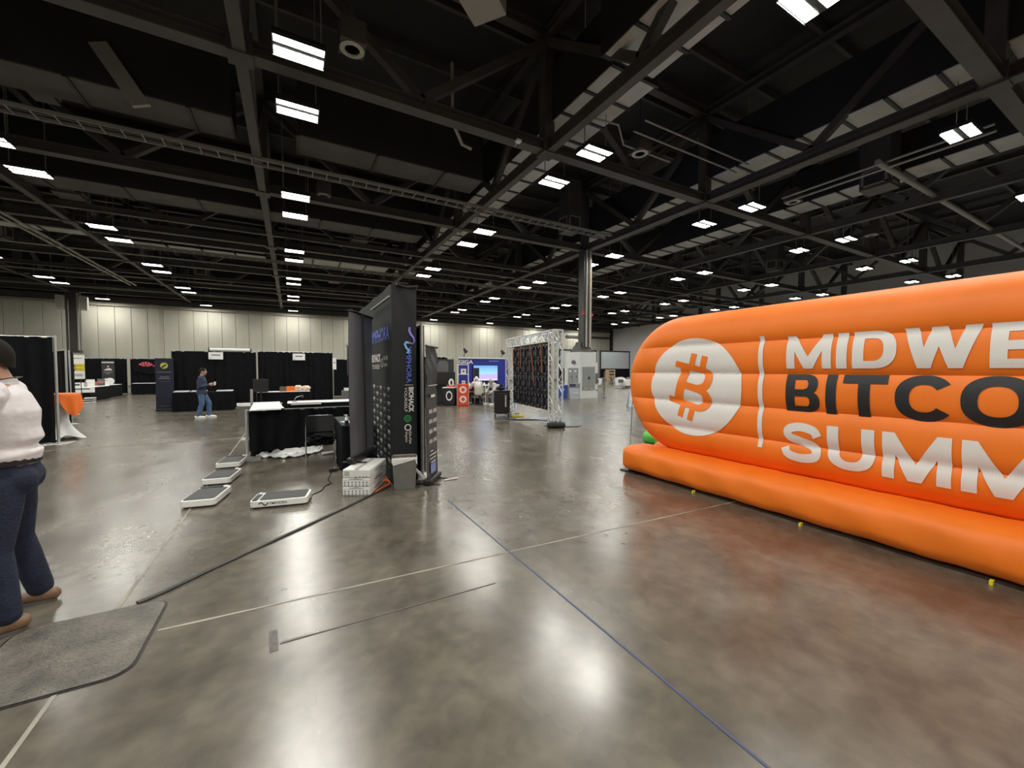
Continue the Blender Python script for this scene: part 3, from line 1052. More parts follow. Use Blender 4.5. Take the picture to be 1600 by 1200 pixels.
ring_mb((0.22, ny, 0.94), (1, 0, 0), (0, 0, 1), 0.020, 0.008, 16).build('round_green_mark', gc, pw_)
ring_mb((0.22, ny, 0.81), (1, 0, 0), (0, 0, 1), 0.05, 0.034, 24).build('ring_mark', M_prw, pw_)
text('HSA-FSA', M_prw, pw_, (0.235, ny, 0.775), DN, RT, 0.21, 0.035, 0.01)
text('Eligible', M_prw, pw_, (0.175, ny, 0.745), DN, RT, 0.15, 0.04)


def rollup(label, cat, a, b, z0, z1, film_mat, back=False, wrinkle=0.0, base_w=0.12):
    """roll-up banner from floor point a to b; local x runs along the banner, the print side faces local -y"""
    a, b = Vector(a), Vector(b)
    m = (a + b) / 2
    w = (b - a).length
    t = thing('rollup_banner', label, cat, (m.x, m.y, z0), math.atan2(b.y - a.y, b.x - a.x))
    MB().box((0, 0, 0.05), (w + 0.04, base_w, 0.08)).build('base_cassette', M_black, t, bev=0.02)
    for s in (-1, 1):
        MB().box((s * w * 0.36, 0, 0.005), (0.05, 0.34, 0.01)).build('foot', M_black, t)
    h = z1 - z0

    def fn(u, v):
        wr = wrinkle * max(0, v - 0.45) * math.sin(v * 31 + u * 5) * math.sin(u * 7 + 1 + v * 9)
        return ((u - 0.5) * w, wr + 0.012 * math.sin(math.pi * v), 0.08 + (h - 0.09) * v)
    MB().grid(fn, 12, 40).grid(lambda u, v: Vector(fn(1 - u, v)) + Vector((0, 0.006, 0)), 12, 40).build('film', film_mat, t, smooth=180)
    MB().cyl((-w / 2 - 0.01, 0, h), (w / 2 + 0.01, 0, h), 0.016, 10).build('top_rail', M_black, t, smooth=40)
    q = -1 if back else 1
    MB().cyl((0, q * 0.05, 0.06), (0, q * 0.02, h), 0.013, 8).build('support_pole', M_black, t, smooth=40)
    return t, w, h


g1, gw, gh = rollup('grey back of a roll-up banner standing on the white boxes', 'banner', (0.69, 5.80), (1.11, 6.50), 0.352, 2.46, M_gfilm, back=True)
M_dfilm = mat('dark_grey_film', (0.03, 0.03, 0.033), 0.32, var=0.3, scale=3, bump=0.15, bscale=6)
g2, gw2, gh2 = rollup('dark creased roll-up banner with white logos at the right end of the pop-up wall', 'banner', (1.66, 5.48), (1.95, 5.88), 0.0, 1.99, M_dfilm, wrinkle=0.05)
for r in range(4):
    for c in range(2):
        text('BIOHACK' if c else 'HSA-FSA', M_prw, g2, (-0.18 + c * 0.2, -0.012, 1.02 - r * 0.145), (1, 0, 0), (0, 0, 1), 0.15, 0.06, 0.03, 'sponsor_mark')
for r, (x, w) in enumerate(((-0.12, 0.1), (-0.16, 0.3), (-0.14, 0.26), (-0.1, 0.2))):
    MB().span((x, -0.014, 0.46 - r * 0.055), (x + w, -0.012, 0.474 - r * 0.055)).build('print_line', M_prw, g2)
MB().span((-0.12, -0.014, 0.14), (0.1, -0.012, 0.28)).build('blue_square', mat('pale_blue_print', (0.22, 0.27, 0.62), 0.5), g2)
MB().span((-0.2, -0.016, 1.42), (0.2, -0.013, 1.43)).build('print_line', M_prw, g2)
MB().span((-0.1, -0.016, 1.25), (0.08, -0.013, 1.29)).build('print_line', M_prw, g2)

# three stacked cartons
bx_c = Vector((0.87, 5.785))
M_box = mat('white_carton', (0.72, 0.72, 0.70), 0.6, var=0.05, scale=12)
for k, where in enumerate(('bottom', 'middle', 'top')):
    b = thing('carton', 'white printed carton at the %s of the stack of three under the grey banner' % where, 'box', (bx_c.x + 0.004 * k, bx_c.y, 0.001 + k * 0.1165), math.radians(-28.7 + (0.6, -0.4, 0)[k]), 'white cartons in one stack')
    MB().box((0, 0, 0.0575), (0.36, 0.68, 0.115)).build('carton_body', M_box, b, bev=0.014, seg=2)
    MB().box((0, 0, 0.1153), (0.05, 0.682, 0.0008)).build('packing_tape', M_trimw, b)
    if k < 2:
        mk = MB()
        for q in range(7):
            for r in range(2):
                x, z = -0.145 + q * 0.048, 0.022 + r * 0.036
                mk.box((x, -0.341, z), (0.010, 0.001, 0.014)).box((x, -0.341, z + 0.011), (0.014, 0.001, 0.004))
        o = mk.build('printed_icons', M_prk, b)
        MB().span((-0.09, -0.3415, 0.098), (0.09, -0.3402, 0.105)).build('print_line', M_greyd, b)
    else:
        for x0 in (-0.02, 0.03, 0.08, 0.12):
            MB().span((x0, -0.3415, 0.012), (x0 + 0.025, -0.3402, 0.022)).build('print_line', M_greyd, b)
        MB().span((-0.155, -0.3415, 0.03), (-0.09, -0.3402, 0.09)).build('print_patch', M_trimw, b)
    MB().span((0.1802, -0.15, 0.045), (0.1812, 0.16, 0.06)).build('print_line', M_greyd, b)
    MB().span((0.1802, -0.12, 0.075), (0.1812, 0.1, 0.082)).build('print_line', M_greyd, b)

# waste bin with a clear liner
bn = thing('waste_bin', 'square grey waste bin with clear liner at the foot of the pop-up wall', 'trash can', (1.36, 5.555, 0), math.radians(-14))
body = MB()
body.grid(lambda u, v: (lambda p, k: (p[0] * k, p[1] * k, 0.002 + 0.43 * v))(rrect(0.33, 0.25, 0.025, 4)[int(round(u * 20)) % 20], 0.86 + 0.14 * v), 20, 4, True)
rr = rrect(0.33, 0.25, 0.025, 4)
body = MB()
N_ = len(rr)
body.grid(lambda u, v: (rr[int(round(u * N_)) % N_][0] * (0.86 + 0.14 * v), rr[int(round(u * N_)) % N_][1] * (0.86 + 0.14 * v), 0.002 + 0.43 * v), N_, 4, True)
body.grid(lambda u, v: (rr[int(round(u * N_)) % N_][0] * (0.96 - 0.02 * v), rr[int(round(u * N_)) % N_][1] * (0.95 - 0.02 * v), 0.432 - 0.12 * v), N_, 3, True)
body.f.append(tuple(range(0, N_ * 4, 4)))
body.build('bin_body', M_bin, bn, smooth=40)
m_, nt_, b_ = nodes('clear_liner_film')
b_.inputs['Base Color'].default_value = (0.88, 0.88, 0.86, 1)
b_.inputs['Roughness'].default_value = 0.3
b_.inputs['Alpha'].default_value = 0.78
M_liner = m_


def liner(u, v):
    x, y = rr[int(round(u * N_)) % N_]
    drop = 0.075 + 0.03 * math.sin(u * 31) + 0.02 * math.sin(u * 57)
    k = 1.03 + 0.03 * math.sin(u * 60 + v * 5) * v
    return (x * k, y * k, 0.445 - drop * v) if v > 0.05 else (x * 0.98, y * 0.98, 0.445)


MB().grid(liner, N_, 6, True).build('bin_liner', M_liner, bn, smooth=60)
MB().grid(lambda u, v: ((u - 0.5) * 0.29, (v - 0.5) * 0.21, 0.40 + 0.03 * math.sin(u * 17) * math.sin(v * 13)), 10, 8).build('rubbish', mat('brown_paper_waste', (0.20, 0.165, 0.12), 0.8, var=0.4, scale=25), bn)
tag(MB().bar((1.50, 5.70, 0.27), (1.70, 5.66, 0.03), 0.10, 0.03).build('white_plank', M_white, bev=0.003, seg=1), 'short white plank leaning between the waste bin and the dark banner', 'plank')
tag(MB().cyl((1.95, 5.6, 0.012), (2.18, 5.62, 0.012), 0.011, 8).build('white_stick', M_white), 'short white stick lying on the floor beside the dark banner', 'stick')


# ================================================================ PIPE AND DRAPE
def drape_run(name, label, a, b, h, z0=0.03, pole_h=None, panel=1.2, poles=True, amp=0.035, mat_=None, group=None, rail=True, rail_mat=None, skip=False):
    """pipe-and-drape between floor points a and b"""
    a, b = Vector((*a, 0)), Vector((*b, 0))
    d = (b - a)
    L = d.length
    t = thing(name, label, 'drape', a, math.atan2(d.y, d.x), group)
    pole_h = pole_h or h + 0.03
    if poles:
        n = max(1, round(L / 3.0))
        for k in range(1 if skip else 0, n + 1):
            x = L * k / n
            MB().cyl((x, 0, 0.012), (x, 0, pole_h), 0.026, 12).build('upright', M_alu, t, smooth=40)
            MB().box((x, 0, 0.006), (0.42, 0.42, 0.012)).build('base_plate', M_alu, t, bev=0.004, seg=1)
    if rail:
        MB().cyl((0, 0, h), (L, 0, h), 0.022, 10).build('crossbar', rail_mat or M_alu, t, smooth=40)
    n = max(1, round(L / panel))
    for k in range(n):
        x0, x1 = L * k / n + (0.03 if k == 0 else -0.015), L * (k + 1) / n - (0.02 if k == n - 1 else -0.015)
        ph = random.random() * 6

        def fn(u, v, x0=x0, x1=x1, ph=ph, s=0.0):
            w = amp * (0.35 + 0.65 * (1 - v)) * math.sin(u * 2 * math.pi * 4.3 + ph + 0.5 * math.sin(3 * v + ph)) + amp * 0.4 * math.sin(u * 33 + ph)
            return (x0 + (x1 - x0) * u, w + s - 0.03, z0 + (h + 0.01 - z0) * v)
        MB().grid(fn, 40, 8).grid(lambda u, v: fn(1 - u, v, s=0.012), 40, 8).build('drape_panel', mat_ or M_drape, t, smooth=180)
    return t


# low front of the near booth
drape_run('drape_wall', 'low black draped front of the near booth beside the white floor plates', (-0.74, 8.71), (1.68, 8.75), 0.89, 0.15, 0.92, rail_mat=M_greyd)
drape_run('drape_wall', 'tall black drape standing behind the pop-up wall and its dark banner', (1.75, 6.02), (1.80, 9.0), 2.33, 0.04)
sp = thing('drape_upright', 'short aluminium post behind the white sheet at the near booth', 'post', (-0.85, 11.3, 0))
MB().cyl((0, 0, 0.012), (0, 0, 1.19), 0.028, 12).build('upright', M_alu, sp, smooth=40)
MB().box((0, 0, 0.006), (0.42, 0.42, 0.012)).build('base_plate', M_alu, sp)
drape_run('drape_wall', 'tall black drape with bare post at the left edge behind the man in white', (-9.8, 12.75), (-4.6, 12.68), 2.37, 0.03, 2.42)
drape_run('drape_wall', 'black back drape of the booth where the man in navy stands', (-4.3, 20.9), (-1.36, 20.9), 2.42)
drape_run('drape_wall', 'black back drape of the booth right of the man in navy', (-1.34, 20.9), (1.74, 20.95), 2.46, skip=True)
drape_run('drape_wall', 'black side drape behind the orange cloth table, farther booth', (-5.95, 17.0), (-7.2, 19.2), 2.25)
drape_run('drape_wall', 'narrow black drape left of the yellow poster', (-7.12, 20.6), (-8.02, 23.4), 2.34)
drape_run('drape_wall', 'black back drape behind the table of small goods at the far left', (-13.2, 37.0), (-9.95, 37.0), 2.42)
drape_run('drape_wall', 'black back drape with the pink emblem at the far left', (-9.82, 37.0), (-4.6, 37.0), 2.42)
drape_run('drape_wall', 'far dark drape seen between the near booth and the pop-up wall', (1.9, 27.0), (6.0, 27.0), 2.3)
drape_run('drape_wall', 'black back drape left of the blue wall', (4.6, 20.4), (7.35, 20.4), 2.32)

# ================================================================ NEAR BOOTH FURNITURE


def skirt_table(name, label, lo, hi, z, top_mat, skirt_mat, cat='table', group=None, drop=0.0, legs=True):
    cx, cy = (lo[0] + hi[0]) / 2, (lo[1] + hi[1]) / 2
    w, d = hi[0] - lo[0], hi[1] - lo[1]
    t = thing(name, label, cat, (cx, cy, 0), 0, group)
    MB().box((0, 0, z - 0.015), (w, d, 0.03)).build('tabletop', top_mat, t, bev=0.006, seg=1)
    per = 2 * (w + d)

    def fn(u, v):
        s = (u % 1.0) * per
        if s < w:
            x, y, nx, ny_ = s - w / 2, -d / 2, 0, -1
        elif s < w + d:
            x, y, nx, ny_ = w / 2, s - w - d / 2, 1, 0
        elif s < 2 * w + d:
            x, y, nx, ny_ = w / 2 - (s - w - d), d / 2, 0, 1
        else:
            x, y, nx, ny_ = -w / 2, d / 2 - (s - 2 * w - d), -1, 0
        k = 0.02 * (1 - v) * (1 + math.sin(s * 24)) + 0.004
        return (x + nx * k, y + ny_ * k, 0.015 + drop + (z - 0.032 - drop) * v)
    MB().grid(fn, max(60, int(per * 22)), 5, True).build('skirt', skirt_mat, t, smooth=180)
    if legs:
        for sx in (-1, 1):
            for sy in (-1, 1):
                MB().cyl((sx * (w / 2 - 0.08), sy * (d / 2 - 0.08), 0), (sx * (w / 2 - 0.08), sy * (d / 2 - 0.08), z - 0.03), 0.015, 8).build('leg', M_greyd, t)
    return t


skirt_table('skirted_table', 'black skirted table under the white sheet at the near booth', (-0.68, 8.95), (-0.2, 10.6), 0.90, M_black, M_drape)
ws = thing('white_sheet', 'white boards lying on the left table of the near booth', 'board', (-0.47, 9.6, 0.902), math.radians(2))
MB().box((0, 0.0, 0.009), (0.50, 2.02, 0.018)).build('board', M_paper, ws, bev=0.003, seg=1)
MB().box((0.035, -0.25, 0.024), (0.46, 1.40, 0.010), rz=0.05).build('board', M_paper, ws)
skirt_table('skirted_table', 'long black skirted table with white top in the near booth', (-0.1, 10.3), (1.62, 10.95), 0.90, M_white, M_drape)
tag(MB().box((0.28, 10.27, 0.88), (0.62, 0.012, 0.055)).box((0.28, 10.42, 0.904), (0.62, 0.30, 0.006)).build('white_paper', M_paper), 'white paper folded over the front edge of the long table', 'paper')
bt = skirt_table('cloth_table', 'black cloth covered table with a spray bottle beside the grey banner', (0.70, 6.95), (1.16, 8.3), 0.75, mat('dark_grey_cloth', (0.035, 0.037, 0.04), 0.8), M_drape)
pp = thing('paper_sheet', 'white paper lying beside the spray bottle', 'paper', (0.86, 7.35, 0.751), 0.3)
MB().box((0, 0, 0.003), (0.21, 0.29, 0.005)).build('sheet', M_paper, pp)
sb = thing('spray_bottle', 'small white spray bottle with dark blue label on the black cloth table', 'bottle', (0.775, 7.0, 0.751))
MB().lathe([(0.030, 0), (0.032, 0.01), (0.032, 0.07)], n=20).build('label', M_navy, sb, smooth=40)
MB().lathe([(0.031, 0.07), (0.031, 0.085), (0.022, 0.115), (0.013, 0.125), (0.013, 0.135)], n=20).build('bottle_body', M_whitepl, sb, smooth=40)
MB().lathe([(0.015, 0.135), (0.015, 0.16), (0.008, 0.165)], n=16).box((-0.015, 0, 0.16), (0.05, 0.014, 0.014)).build('spray_head', M_whitepl, sb)
for k, (x, y) in enumerate(((0.05, 10.1), (1.3, 10.0))):
    lp = thing('desk_lamp', '%s black gooseneck lamp arm on the long table' % ['left', 'right'][k], 'lamp', (x, y + 0.45, 0.905))
    MB().lathe([(0.06, 0), (0.06, 0.012), (0.012, 0.02)], n=16).build('lamp_base', M_black, lp)
    MB().tube([(0, 0, 0.01), (0.0, -0.02, 0.07), (0.04, -0.06, 0.12), (0.12, -0.1, 0.14)], 0.008, 8).build('lamp_arm', M_chrome, lp, smooth=50)
    MB().tube([(0.11, -0.1, 0.143), (0.17, -0.12, 0.13)], [0.018, 0.026], 12).build('lamp_head', M_black, lp)


# black stacking chair with chrome sled legs
def chair(label, loc, rz, shell, frame, group=None, name='stacking_chair', s=1.0):
    t = thing(name, label, 'chair', loc, rz, group)
    for sx in (-1, 1):
        x = sx * 0.235
        MB().tube([(x, 0.20, 0.42), (x, 0.22, 0.30), (x, 0.235, 0.03), (x, 0.22, 0.012), (x, -0.20, 0.012), (x, -0.22, 0.03), (x, -0.20, 0.36), (x, -0.20, 0.43)], 0.011, 8).build('leg', frame, t, smooth=50)
    MB().tube([(-0.235, -0.19, 0.40), (-0.235, -0.23, 0.60), (-0.225, -0.26, 0.79), (-0.19, -0.268, 0.815), (0.19, -0.268, 0.815), (0.225, -0.26, 0.79), (0.235, -0.23, 0.60), (0.235, -0.19, 0.40)], 0.0095, 8).build('back_frame', frame, t, smooth=50)
    MB().tube([(-0.235, 0.12, 0.40), (0.235, 0.12, 0.40)], 0.009, 8).build('stretcher', frame, t)

    def seat(u, v, o=0.0):
        return ((u - 0.5) * 0.45, (v - 0.5) * 0.43, 0.43 + o - 0.02 * math.sin(math.pi * u) * math.sin(math.pi * v) - 0.02 * max(0, v - 0.85) * 6)
    MB().grid(seat, 12, 12).grid(lambda u, v: seat(1 - u, v, -0.014), 12, 12).build('seat', shell, t, smooth=180)

    def back(u, v, o=0.0):
        w = 0.475 - 0.03 * abs(v - 0.5)
        return ((u - 0.5) * w, -0.195 - 0.035 * v - 0.035 * math.sin(math.pi * u) + o, 0.52 + 0.29 * v)
    MB().grid(back, 14, 10).grid(lambda u, v: back(1 - u, v, -0.012), 14, 10).build('backrest', shell, t, smooth=180)
    return t


chair('black moulded chair with chrome legs and dark cloth on its seat', (0.43, 7.82, 0), math.radians(178), mat('glossy_black_plastic', (0.012, 0.012, 0.013), 0.22), M_chrome)


def lump(name, label, cat, c, r, material, seed, amp=0.25, n=28, m=16, flat=0.0):
    rnd = random.Random(seed)
    fs = [(rnd.uniform(2, 6), rnd.uniform(0, 6), rnd.uniform(1, 5), rnd.uniform(0, 6)) for _ in range(5)]

    def fn(u, v):
        a, b = 2 * math.pi * u, math.pi * v
        k = 1 + amp * sum(math.sin(round(f[0]) * a + f[1]) * math.sin(f[2] * b + f[3]) for f in fs) / 2.5
        k = 1 + (k - 1) * math.sin(b)
        return (c[0] + r[0] * k * math.cos(a) * math.sin(b), c[1] + r[1] * k * math.sin(a) * math.sin(b), max(flat, c[2] - r[2] * k * math.cos(b)))
    return tag(MB().grid(fn, n, m, True).build(name, material, smooth=180), label, cat)


lump('folded_jacket', 'crumpled black cloth lying on the chair seat', 'cloth', (0.45, 7.76, 0.475), (0.17, 0.15, 0.055), M_drape, 3, 0.5, flat=0.432)


def rag(u, v):
    x = -0.62 + 1.15 * u
    f = math.sin(math.pi * min(1, max(0, u)))
    return (x, 8.98 - 0.42 * f * v - 0.1 * v + 0.03 * math.sin(u * 40), 0.012 + 0.06 * (1 - v) ** 2 + 0.035 * (1 + math.sin(u * 37 + v * 3) * math.sin(v * 9 + u * 11)) * (1 - 0.5 * v))


tag(MB().grid(rag, 60, 14).grid(lambda u, v: Vector(rag(1 - u, v)) + Vector((0, 0, -0.008)), 60, 14).build('white_fabric', M_cloth, smooth=180), 'crumpled white sheet on the floor under the low black drape', 'cloth')
tag(MB().cyl((0.48, 8.45, 0.03), (0.74, 8.5, 0.03), 0.028, 14).build('paper_roll', M_paper, smooth=40), 'white paper roll on the floor beside the chair', 'paper roll')
ps = thing('power_strip', 'small dark power adapter on the floor under the black cloth table', 'adapter', (0.56, 7.0, 0))
MB().box((0, 0, 0.03), (0.12, 0.07, 0.055)).build('adapter_body', M_black, ps, bev=0.008)
MB().tube([(0.06, 0, 0.02), (0.1, 0.05, 0.012), (0.12, 0.2, 0.01)], 0.006, 6).build('lead', M_black, ps)
tag(MB().tube([(0.13, 5.72, 0.02), (0.2, 5.8, 0.006), (0.33, 5.95, 0.006), (0.38, 6.15, 0.006), (0.47, 6.25, 0.006), (0.45, 6.5, 0.006), (0.53, 6.95, 0.006)], 0.006, 6).build('power_lead', M_black, smooth=60), 'thin black lead from the front floor plate to the adapter', 'cable')
# television on a stand, turned to the left
tv = thing('television', 'black television on a stand half hidden behind the grey banner', 'television', (1.15, 9.55, 0), math.radians(-92))
MB().box((0, 0, 1.86), (1.1, 0.05, 0.66)).build('screen_body', M_black, tv, bev=0.008)
MB().box((0, -0.005, 2.225), (1.1, 0.08, 0.06)).build('speaker_bar', M_grey, tv, bev=0.01)
MB().cyl((0, 0.05, 0.02), (0, 0.05, 1.6), 0.03, 12).build('stand_pole', M_black, tv)
MB().box((0, 0.05, 0.012), (0.6, 0.4, 0.024)).build('stand_base', M_black, tv)
rb_ = thing('waste_bin', 'round grey waste bin with white liner behind the near booth post', 'trash can', (-1.22, 14.2, 0))
MB().lathe([(0.17, 0), (0.21, 0.66), (0.19, 0.66), (0.15, 0.03)], n=24).build('bin_body', M_bin, rb_, smooth=40)
MB().lathe([(0.2, 0.67), (0.225, 0.66), (0.222, 0.58)], n=24, cap=False).build('bin_liner', M_paper, rb_, smooth=60)


# ---------------------------------------------------------------- floor plates
def plate(label, loc, rz, logo=False):
    t = thing('vibration_plate', label, 'exercise plate', loc, rz, 'white vibration plates')
    W_, D_ = 0.36, 0.62
    MB().prism(rrect(W_ * 0.9, D_ * 0.92, 0.05), 0.0, 0.02).build('base', M_black, t)
    MB().prism(rrect(W_, D_, 0.055), 0.018, 0.095).build('shell', M_whitepl, t, bev=0.008)
    MB().prism(rrect(W_ - 0.04, D_ - 0.13, 0.03), 0.094, 0.101).build('mat_top', mat('grey_ribbed_mat', (0.075, 0.075, 0.075), 0.7, bump=0.5, bscale=120), t).location = (0, -0.035, 0)
    MB().prism(rrect(W_ - 0.10, 0.055, 0.02), 0.095, 0.104).build('control_strip', M_black, t).location = (-0.03, D_ / 2 - 0.05, 0)
    MB().ball((W_ / 2 - 0.06, D_ / 2 - 0.05, 0.1), (0.035, 0.022, 0.012)).build('knob', M_whitepl, t, smooth=180)
    return t


plate('white floor plate with grey top, nearest of three in a row on the joint line', (-0.96, 6.22, 0), math.radians(-10))
plate('white floor plate with grey top, second of three in a row on the joint line', (-0.935, 7.28, 0), math.radians(-8))
plate('white floor plate with grey top, farthest of three beside the booth post', (-0.93, 8.38, 0), math.radians(-6))
pf = plate('white floor plate with black logo on its edge, set alone before the booth', (-0.13, 5.66, 0), math.radians(79))
text('YMPHORA', M_prk, pf, (-0.181, 0.10, 0.042), (0, -1, 0), (0, 0, 1), 0.19, 0.03, 0.01)
MB().tube([(-0.181, 0.21 - 0.1 * q / 10, 0.057 + 0.018 * math.sin(q / 10 * 7)) for q in range(11)], [(0.001, 0.007)] * 11, 6, side=(1, 0, 0)).build('wave_mark', M_prk, pf)


# ================================================================ LEFT AND FAR BOOTHS
ct = thing('cocktail_table', 'tall round table in stretched white cover at the left, under the orange cloth', 'table', (-4.80, 13.4, 0))
MB().cyl((0, 0, 0.02), (0, 0, 1.07), 0.035, 12).build('pole', M_greyd, ct)
MB().cyl((0, 0, 1.06), (0, 0, 1.085), 0.31, 36).build('tabletop', M_white, ct)


def spandex(u, v):
    a = 2 * math.pi * u
    lobes = 0.5 + 0.5 * math.cos(4 * a + 0.6)
    waist = 0.12 + 0.19 * (2 * v - 0.95) ** 2 if v > 0.475 else 0.12 + (0.13 + 0.18 * lobes) * (1 - v / 0.475) ** 1.7
    zz = 1.05 * v + (0.10 * (1 - lobes) * (1 - v / 0.3) if v < 0.3 else 0)
    return (waist * math.cos(a), waist * math.sin(a), 0.012 + zz)


MB().grid(spandex, 64, 24, True).build('stretch_cover', M_cloth, ct, smooth=180)
oc2 = MB()


def ocloth(u, v):
    a = 2 * math.pi * u
    p = 2 / 5.0
    sx, sy = math.copysign(abs(math.cos(a)) ** p, math.cos(a)), math.copysign(abs(math.sin(a)) ** p, math.sin(a))
    ex = math.hypot(sx, sy)
    if v < 0.45:
        k = v / 0.45
        return (-4.80 + 0.325 * k * math.cos(a - 1.29), 13.4 + 0.325 * k * math.sin(a - 1.29), 1.096)
    k = (v - 0.45) / 0.55
    drop = (0.20 + 1.6 * max(0, ex - 1.03) * (1.0 if a < 1.57 else 0.55)) * k
    r = 0.325 + 0.02 * k + 0.025 * k * math.sin(9 * a + 1)
    return (-4.80 + r * math.cos(a - 1.29), 13.4 + r * math.sin(a - 1.29), 1.096 - drop - 0.01 * k)


tag(oc2.grid(ocloth, 96, 16, True).build('table_cloth', M_oraf, smooth=180), 'orange cloth hanging in points over the tall round table', 'tablecloth')
sh = thing('folded_sheets', 'stack of white sheets on the floor at the near end of the goods table', 'paper', (-9.05, 28.1, 0.0))
for k in range(3):
    MB().box((0.02 * k, 0, 0.02 + 0.1 * k), (0.4, 0.35, 0.035), rz=0.1 * k).build('sheet', M_paper, sh)
MB().box((0, 0, 0.1), (0.3, 0.25, 0.2)).build('crate', M_black, sh)
# poster stand
po = thing('poster', 'white poster with a yellow band and black ring, at the far left', 'poster', (-8.17, 24.3, 0), math.radians(18))
MB().box((0, 0, 1.78), (0.46, 0.03, 1.05)).build('board', M_paper, po)
MB().box((0.08, -0.017, 1.76), (0.3, 0.004, 0.32)).build('yellow_band', M_yel, po)
ring_mb((-0.16, -0.019, 1.74), (0.13, 0, 0), (0, 0, 0.2), 1.0, 0.66).build('black_ring', M_prk, po)
for z in (2.16, 1.84, 1.68, 1.46, 1.4):
    MB().box((0.03, -0.02, z), (0.26, 0.003, 0.025)).build('print_line', M_greyd, po)
for s in (-1, 1):
    MB().cyl((s * 0.12, 0.05, 0), (s * 0.1, 0.03, 1.3), 0.014, 8).build('leg', M_black, po)
    MB().cyl((s * 0.12, -0.25, 0), (s * 0.1, 0.01, 1.3), 0.014, 8).build('leg', M_black, po)
lt = skirt_table('skirted_table', 'small black skirted table under the yellow poster', (-9.3, 23.75), (-8.4, 24.2), 0.74, M_black, M_drape)
lump('pink_bag', 'pink cloth bundle on the table under the yellow poster', 'bag', (-8.75, 23.97, 0.86), (0.2, 0.16, 0.12), mat('pink_cloth', (0.55, 0.13, 0.2), 0.8), 5, 0.4, flat=0.745)
tag(MB().box((-8.5, 23.9, 0.775), (0.3, 0.25, 0.06)).build('white_box', M_paper), 'flat white box beside the pink bundle', 'box')
# long table of small goods
skirt_table('skirted_table', 'long black skirted table with white top and small goods, nearer half', (-10.1, 28.9), (-9.3, 31.6), 0.74, M_white, M_drape)
skirt_table('skirted_table', 'long black skirted table with white top and small goods, farther half', (-10.4, 31.8), (-9.6, 34.6), 0.74, M_white, M_drape)
cs = thing('counter_sign', 'white sign with a black line hung on the front of the goods table', 'sign', (-9.6, 28.86, 0.60))
MB().box((0, 0, 0), (1.05, 0.03, 0.26)).build('board', M_paper, cs)
MB().box((0, -0.017, 0.06), (0.7, 0.004, 0.05)).build('print_line', M_prk, cs)
rnd = random.Random(4)
gcols = [M_white, M_grey, M_whitepl, mat('pink_carton', (0.5, 0.2, 0.2), 0.7), mat('red_brown_carton', (0.3, 0.1, 0.08), 0.7), M_greyd, M_paper]
for k in range(9):
    y = 29.2 + k * 0.55
    z = 0.742
    x = -9.72 - 0.03 * k + rnd.uniform(-0.12, 0.12)
    h = rnd.uniform(0.22, 0.42)
    gd = thing('goods_box', '%s small carton in the row on the goods table, counted from its near end' % ['first', 'second', 'third', 'fourth', 'fifth', 'sixth', 'seventh', 'eighth', 'ninth'][k], 'box', (x, y, z), rnd.uniform(-0.4, 0.4), 'small goods on the far left table')
    MB().box((0, 0, h / 2), (0.3, 0.26, h)).build('carton_body', gcols[k % 7], gd)
    MB().box((0, -0.132, h * 0.55), (0.2, 0.004, h * 0.4)).build('front_print', gcols[(k + 5) % 7], gd)
rp = thing('round_plaque', 'round white plaque on the goods table', 'plaque', (-9.75, 33.2, 0.742))
MB().tube([(0, -0.02, 0.22), (0, 0.02, 0.22)], 0.2, 24).build('disc', M_paper, rp)
MB().box((0, 0.03, 0.02), (0.3, 0.15, 0.04)).build('foot', M_white, rp)


def stand_banner(label, a, b, z1, film, name='rollup_banner'):
    return rollup(label, 'banner', a, b, 0.0, z1, film)[0]


db = stand_banner('dark grey roll-up banner with white lines behind the goods table', (-11.02, 36.2), (-10.38, 36.2), 2.27, mat('charcoal_film', (0.035, 0.035, 0.04), 0.5))
MB().box((0, -0.02, 2.15), (0.6, 0.006, 0.07)).build('print_line', M_prw, db)
MB().add([(-0.22, -0.02, 1.62), (0.22, -0.02, 1.62), (0.1, -0.02, 1.78), (-0.1, -0.02, 1.72)], [(0, 1, 2, 3)]).add([(-0.06, -0.02, 1.84), (0.06, -0.02, 1.84), (0.02, -0.02, 1.95)], [(0, 1, 2)]).build('emblem', M_prw, db)
for z, w in ((1.5, 0.44), (1.4, 0.2), (1.08, 0.4)):
    MB().box((0, -0.02, z), (w, 0.006, 0.04)).build('print_line', M_grey, db)
skirt_table('skirted_table', 'black skirted table with two white tops below the pink emblem', (-9.3, 35.3), (-6.4, 36.1), 0.76, M_white, M_drape)
pk = thing('emblem_banner', 'black cloth banner with pink fan emblem hung on the far left drape', 'banner', (-8.4, 36.86, 0))
MB().grid(lambda u, v: (-1.25 + 2.5 * u, 0.03 * math.sin(u * 9) - 0.01, 1.35 + 0.25 * (2 * u - 1) ** 2 * (1 - v) + (0.95 - 0.0) * v), 24, 8).build('banner_cloth', M_drape, pk)
M_pink = mat('pink_print', (0.62, 0.10, 0.13), 0.6)
fanm = MB()
for k in range(5):
    a = math.radians(35 + k * 27)
    fanm.add([(-0.55 + 0.1 * math.cos(a), -0.06, 1.86), (-0.55 + 0.42 * math.cos(a - 0.2), -0.06, 1.86 + 0.36 * math.sin(a - 0.2)), (-0.55 + 0.42 * math.cos(a + 0.15), -0.06, 1.86 + 0.36 * math.sin(a + 0.15))], [(0, 1, 2)])
fanm.build('fan_emblem', M_pink, pk)
MB().box((0.2, -0.05, 1.93), (0.75, 0.006, 0.10)).build('print_line', mat('red_print', (0.35, 0.03, 0.04), 0.6), pk)
nv = stand_banner('navy roll-up banner with round yellow green emblem beside the man in navy', (-4.74, 20.62), (-4.16, 20.58), 2.1, M_navy)
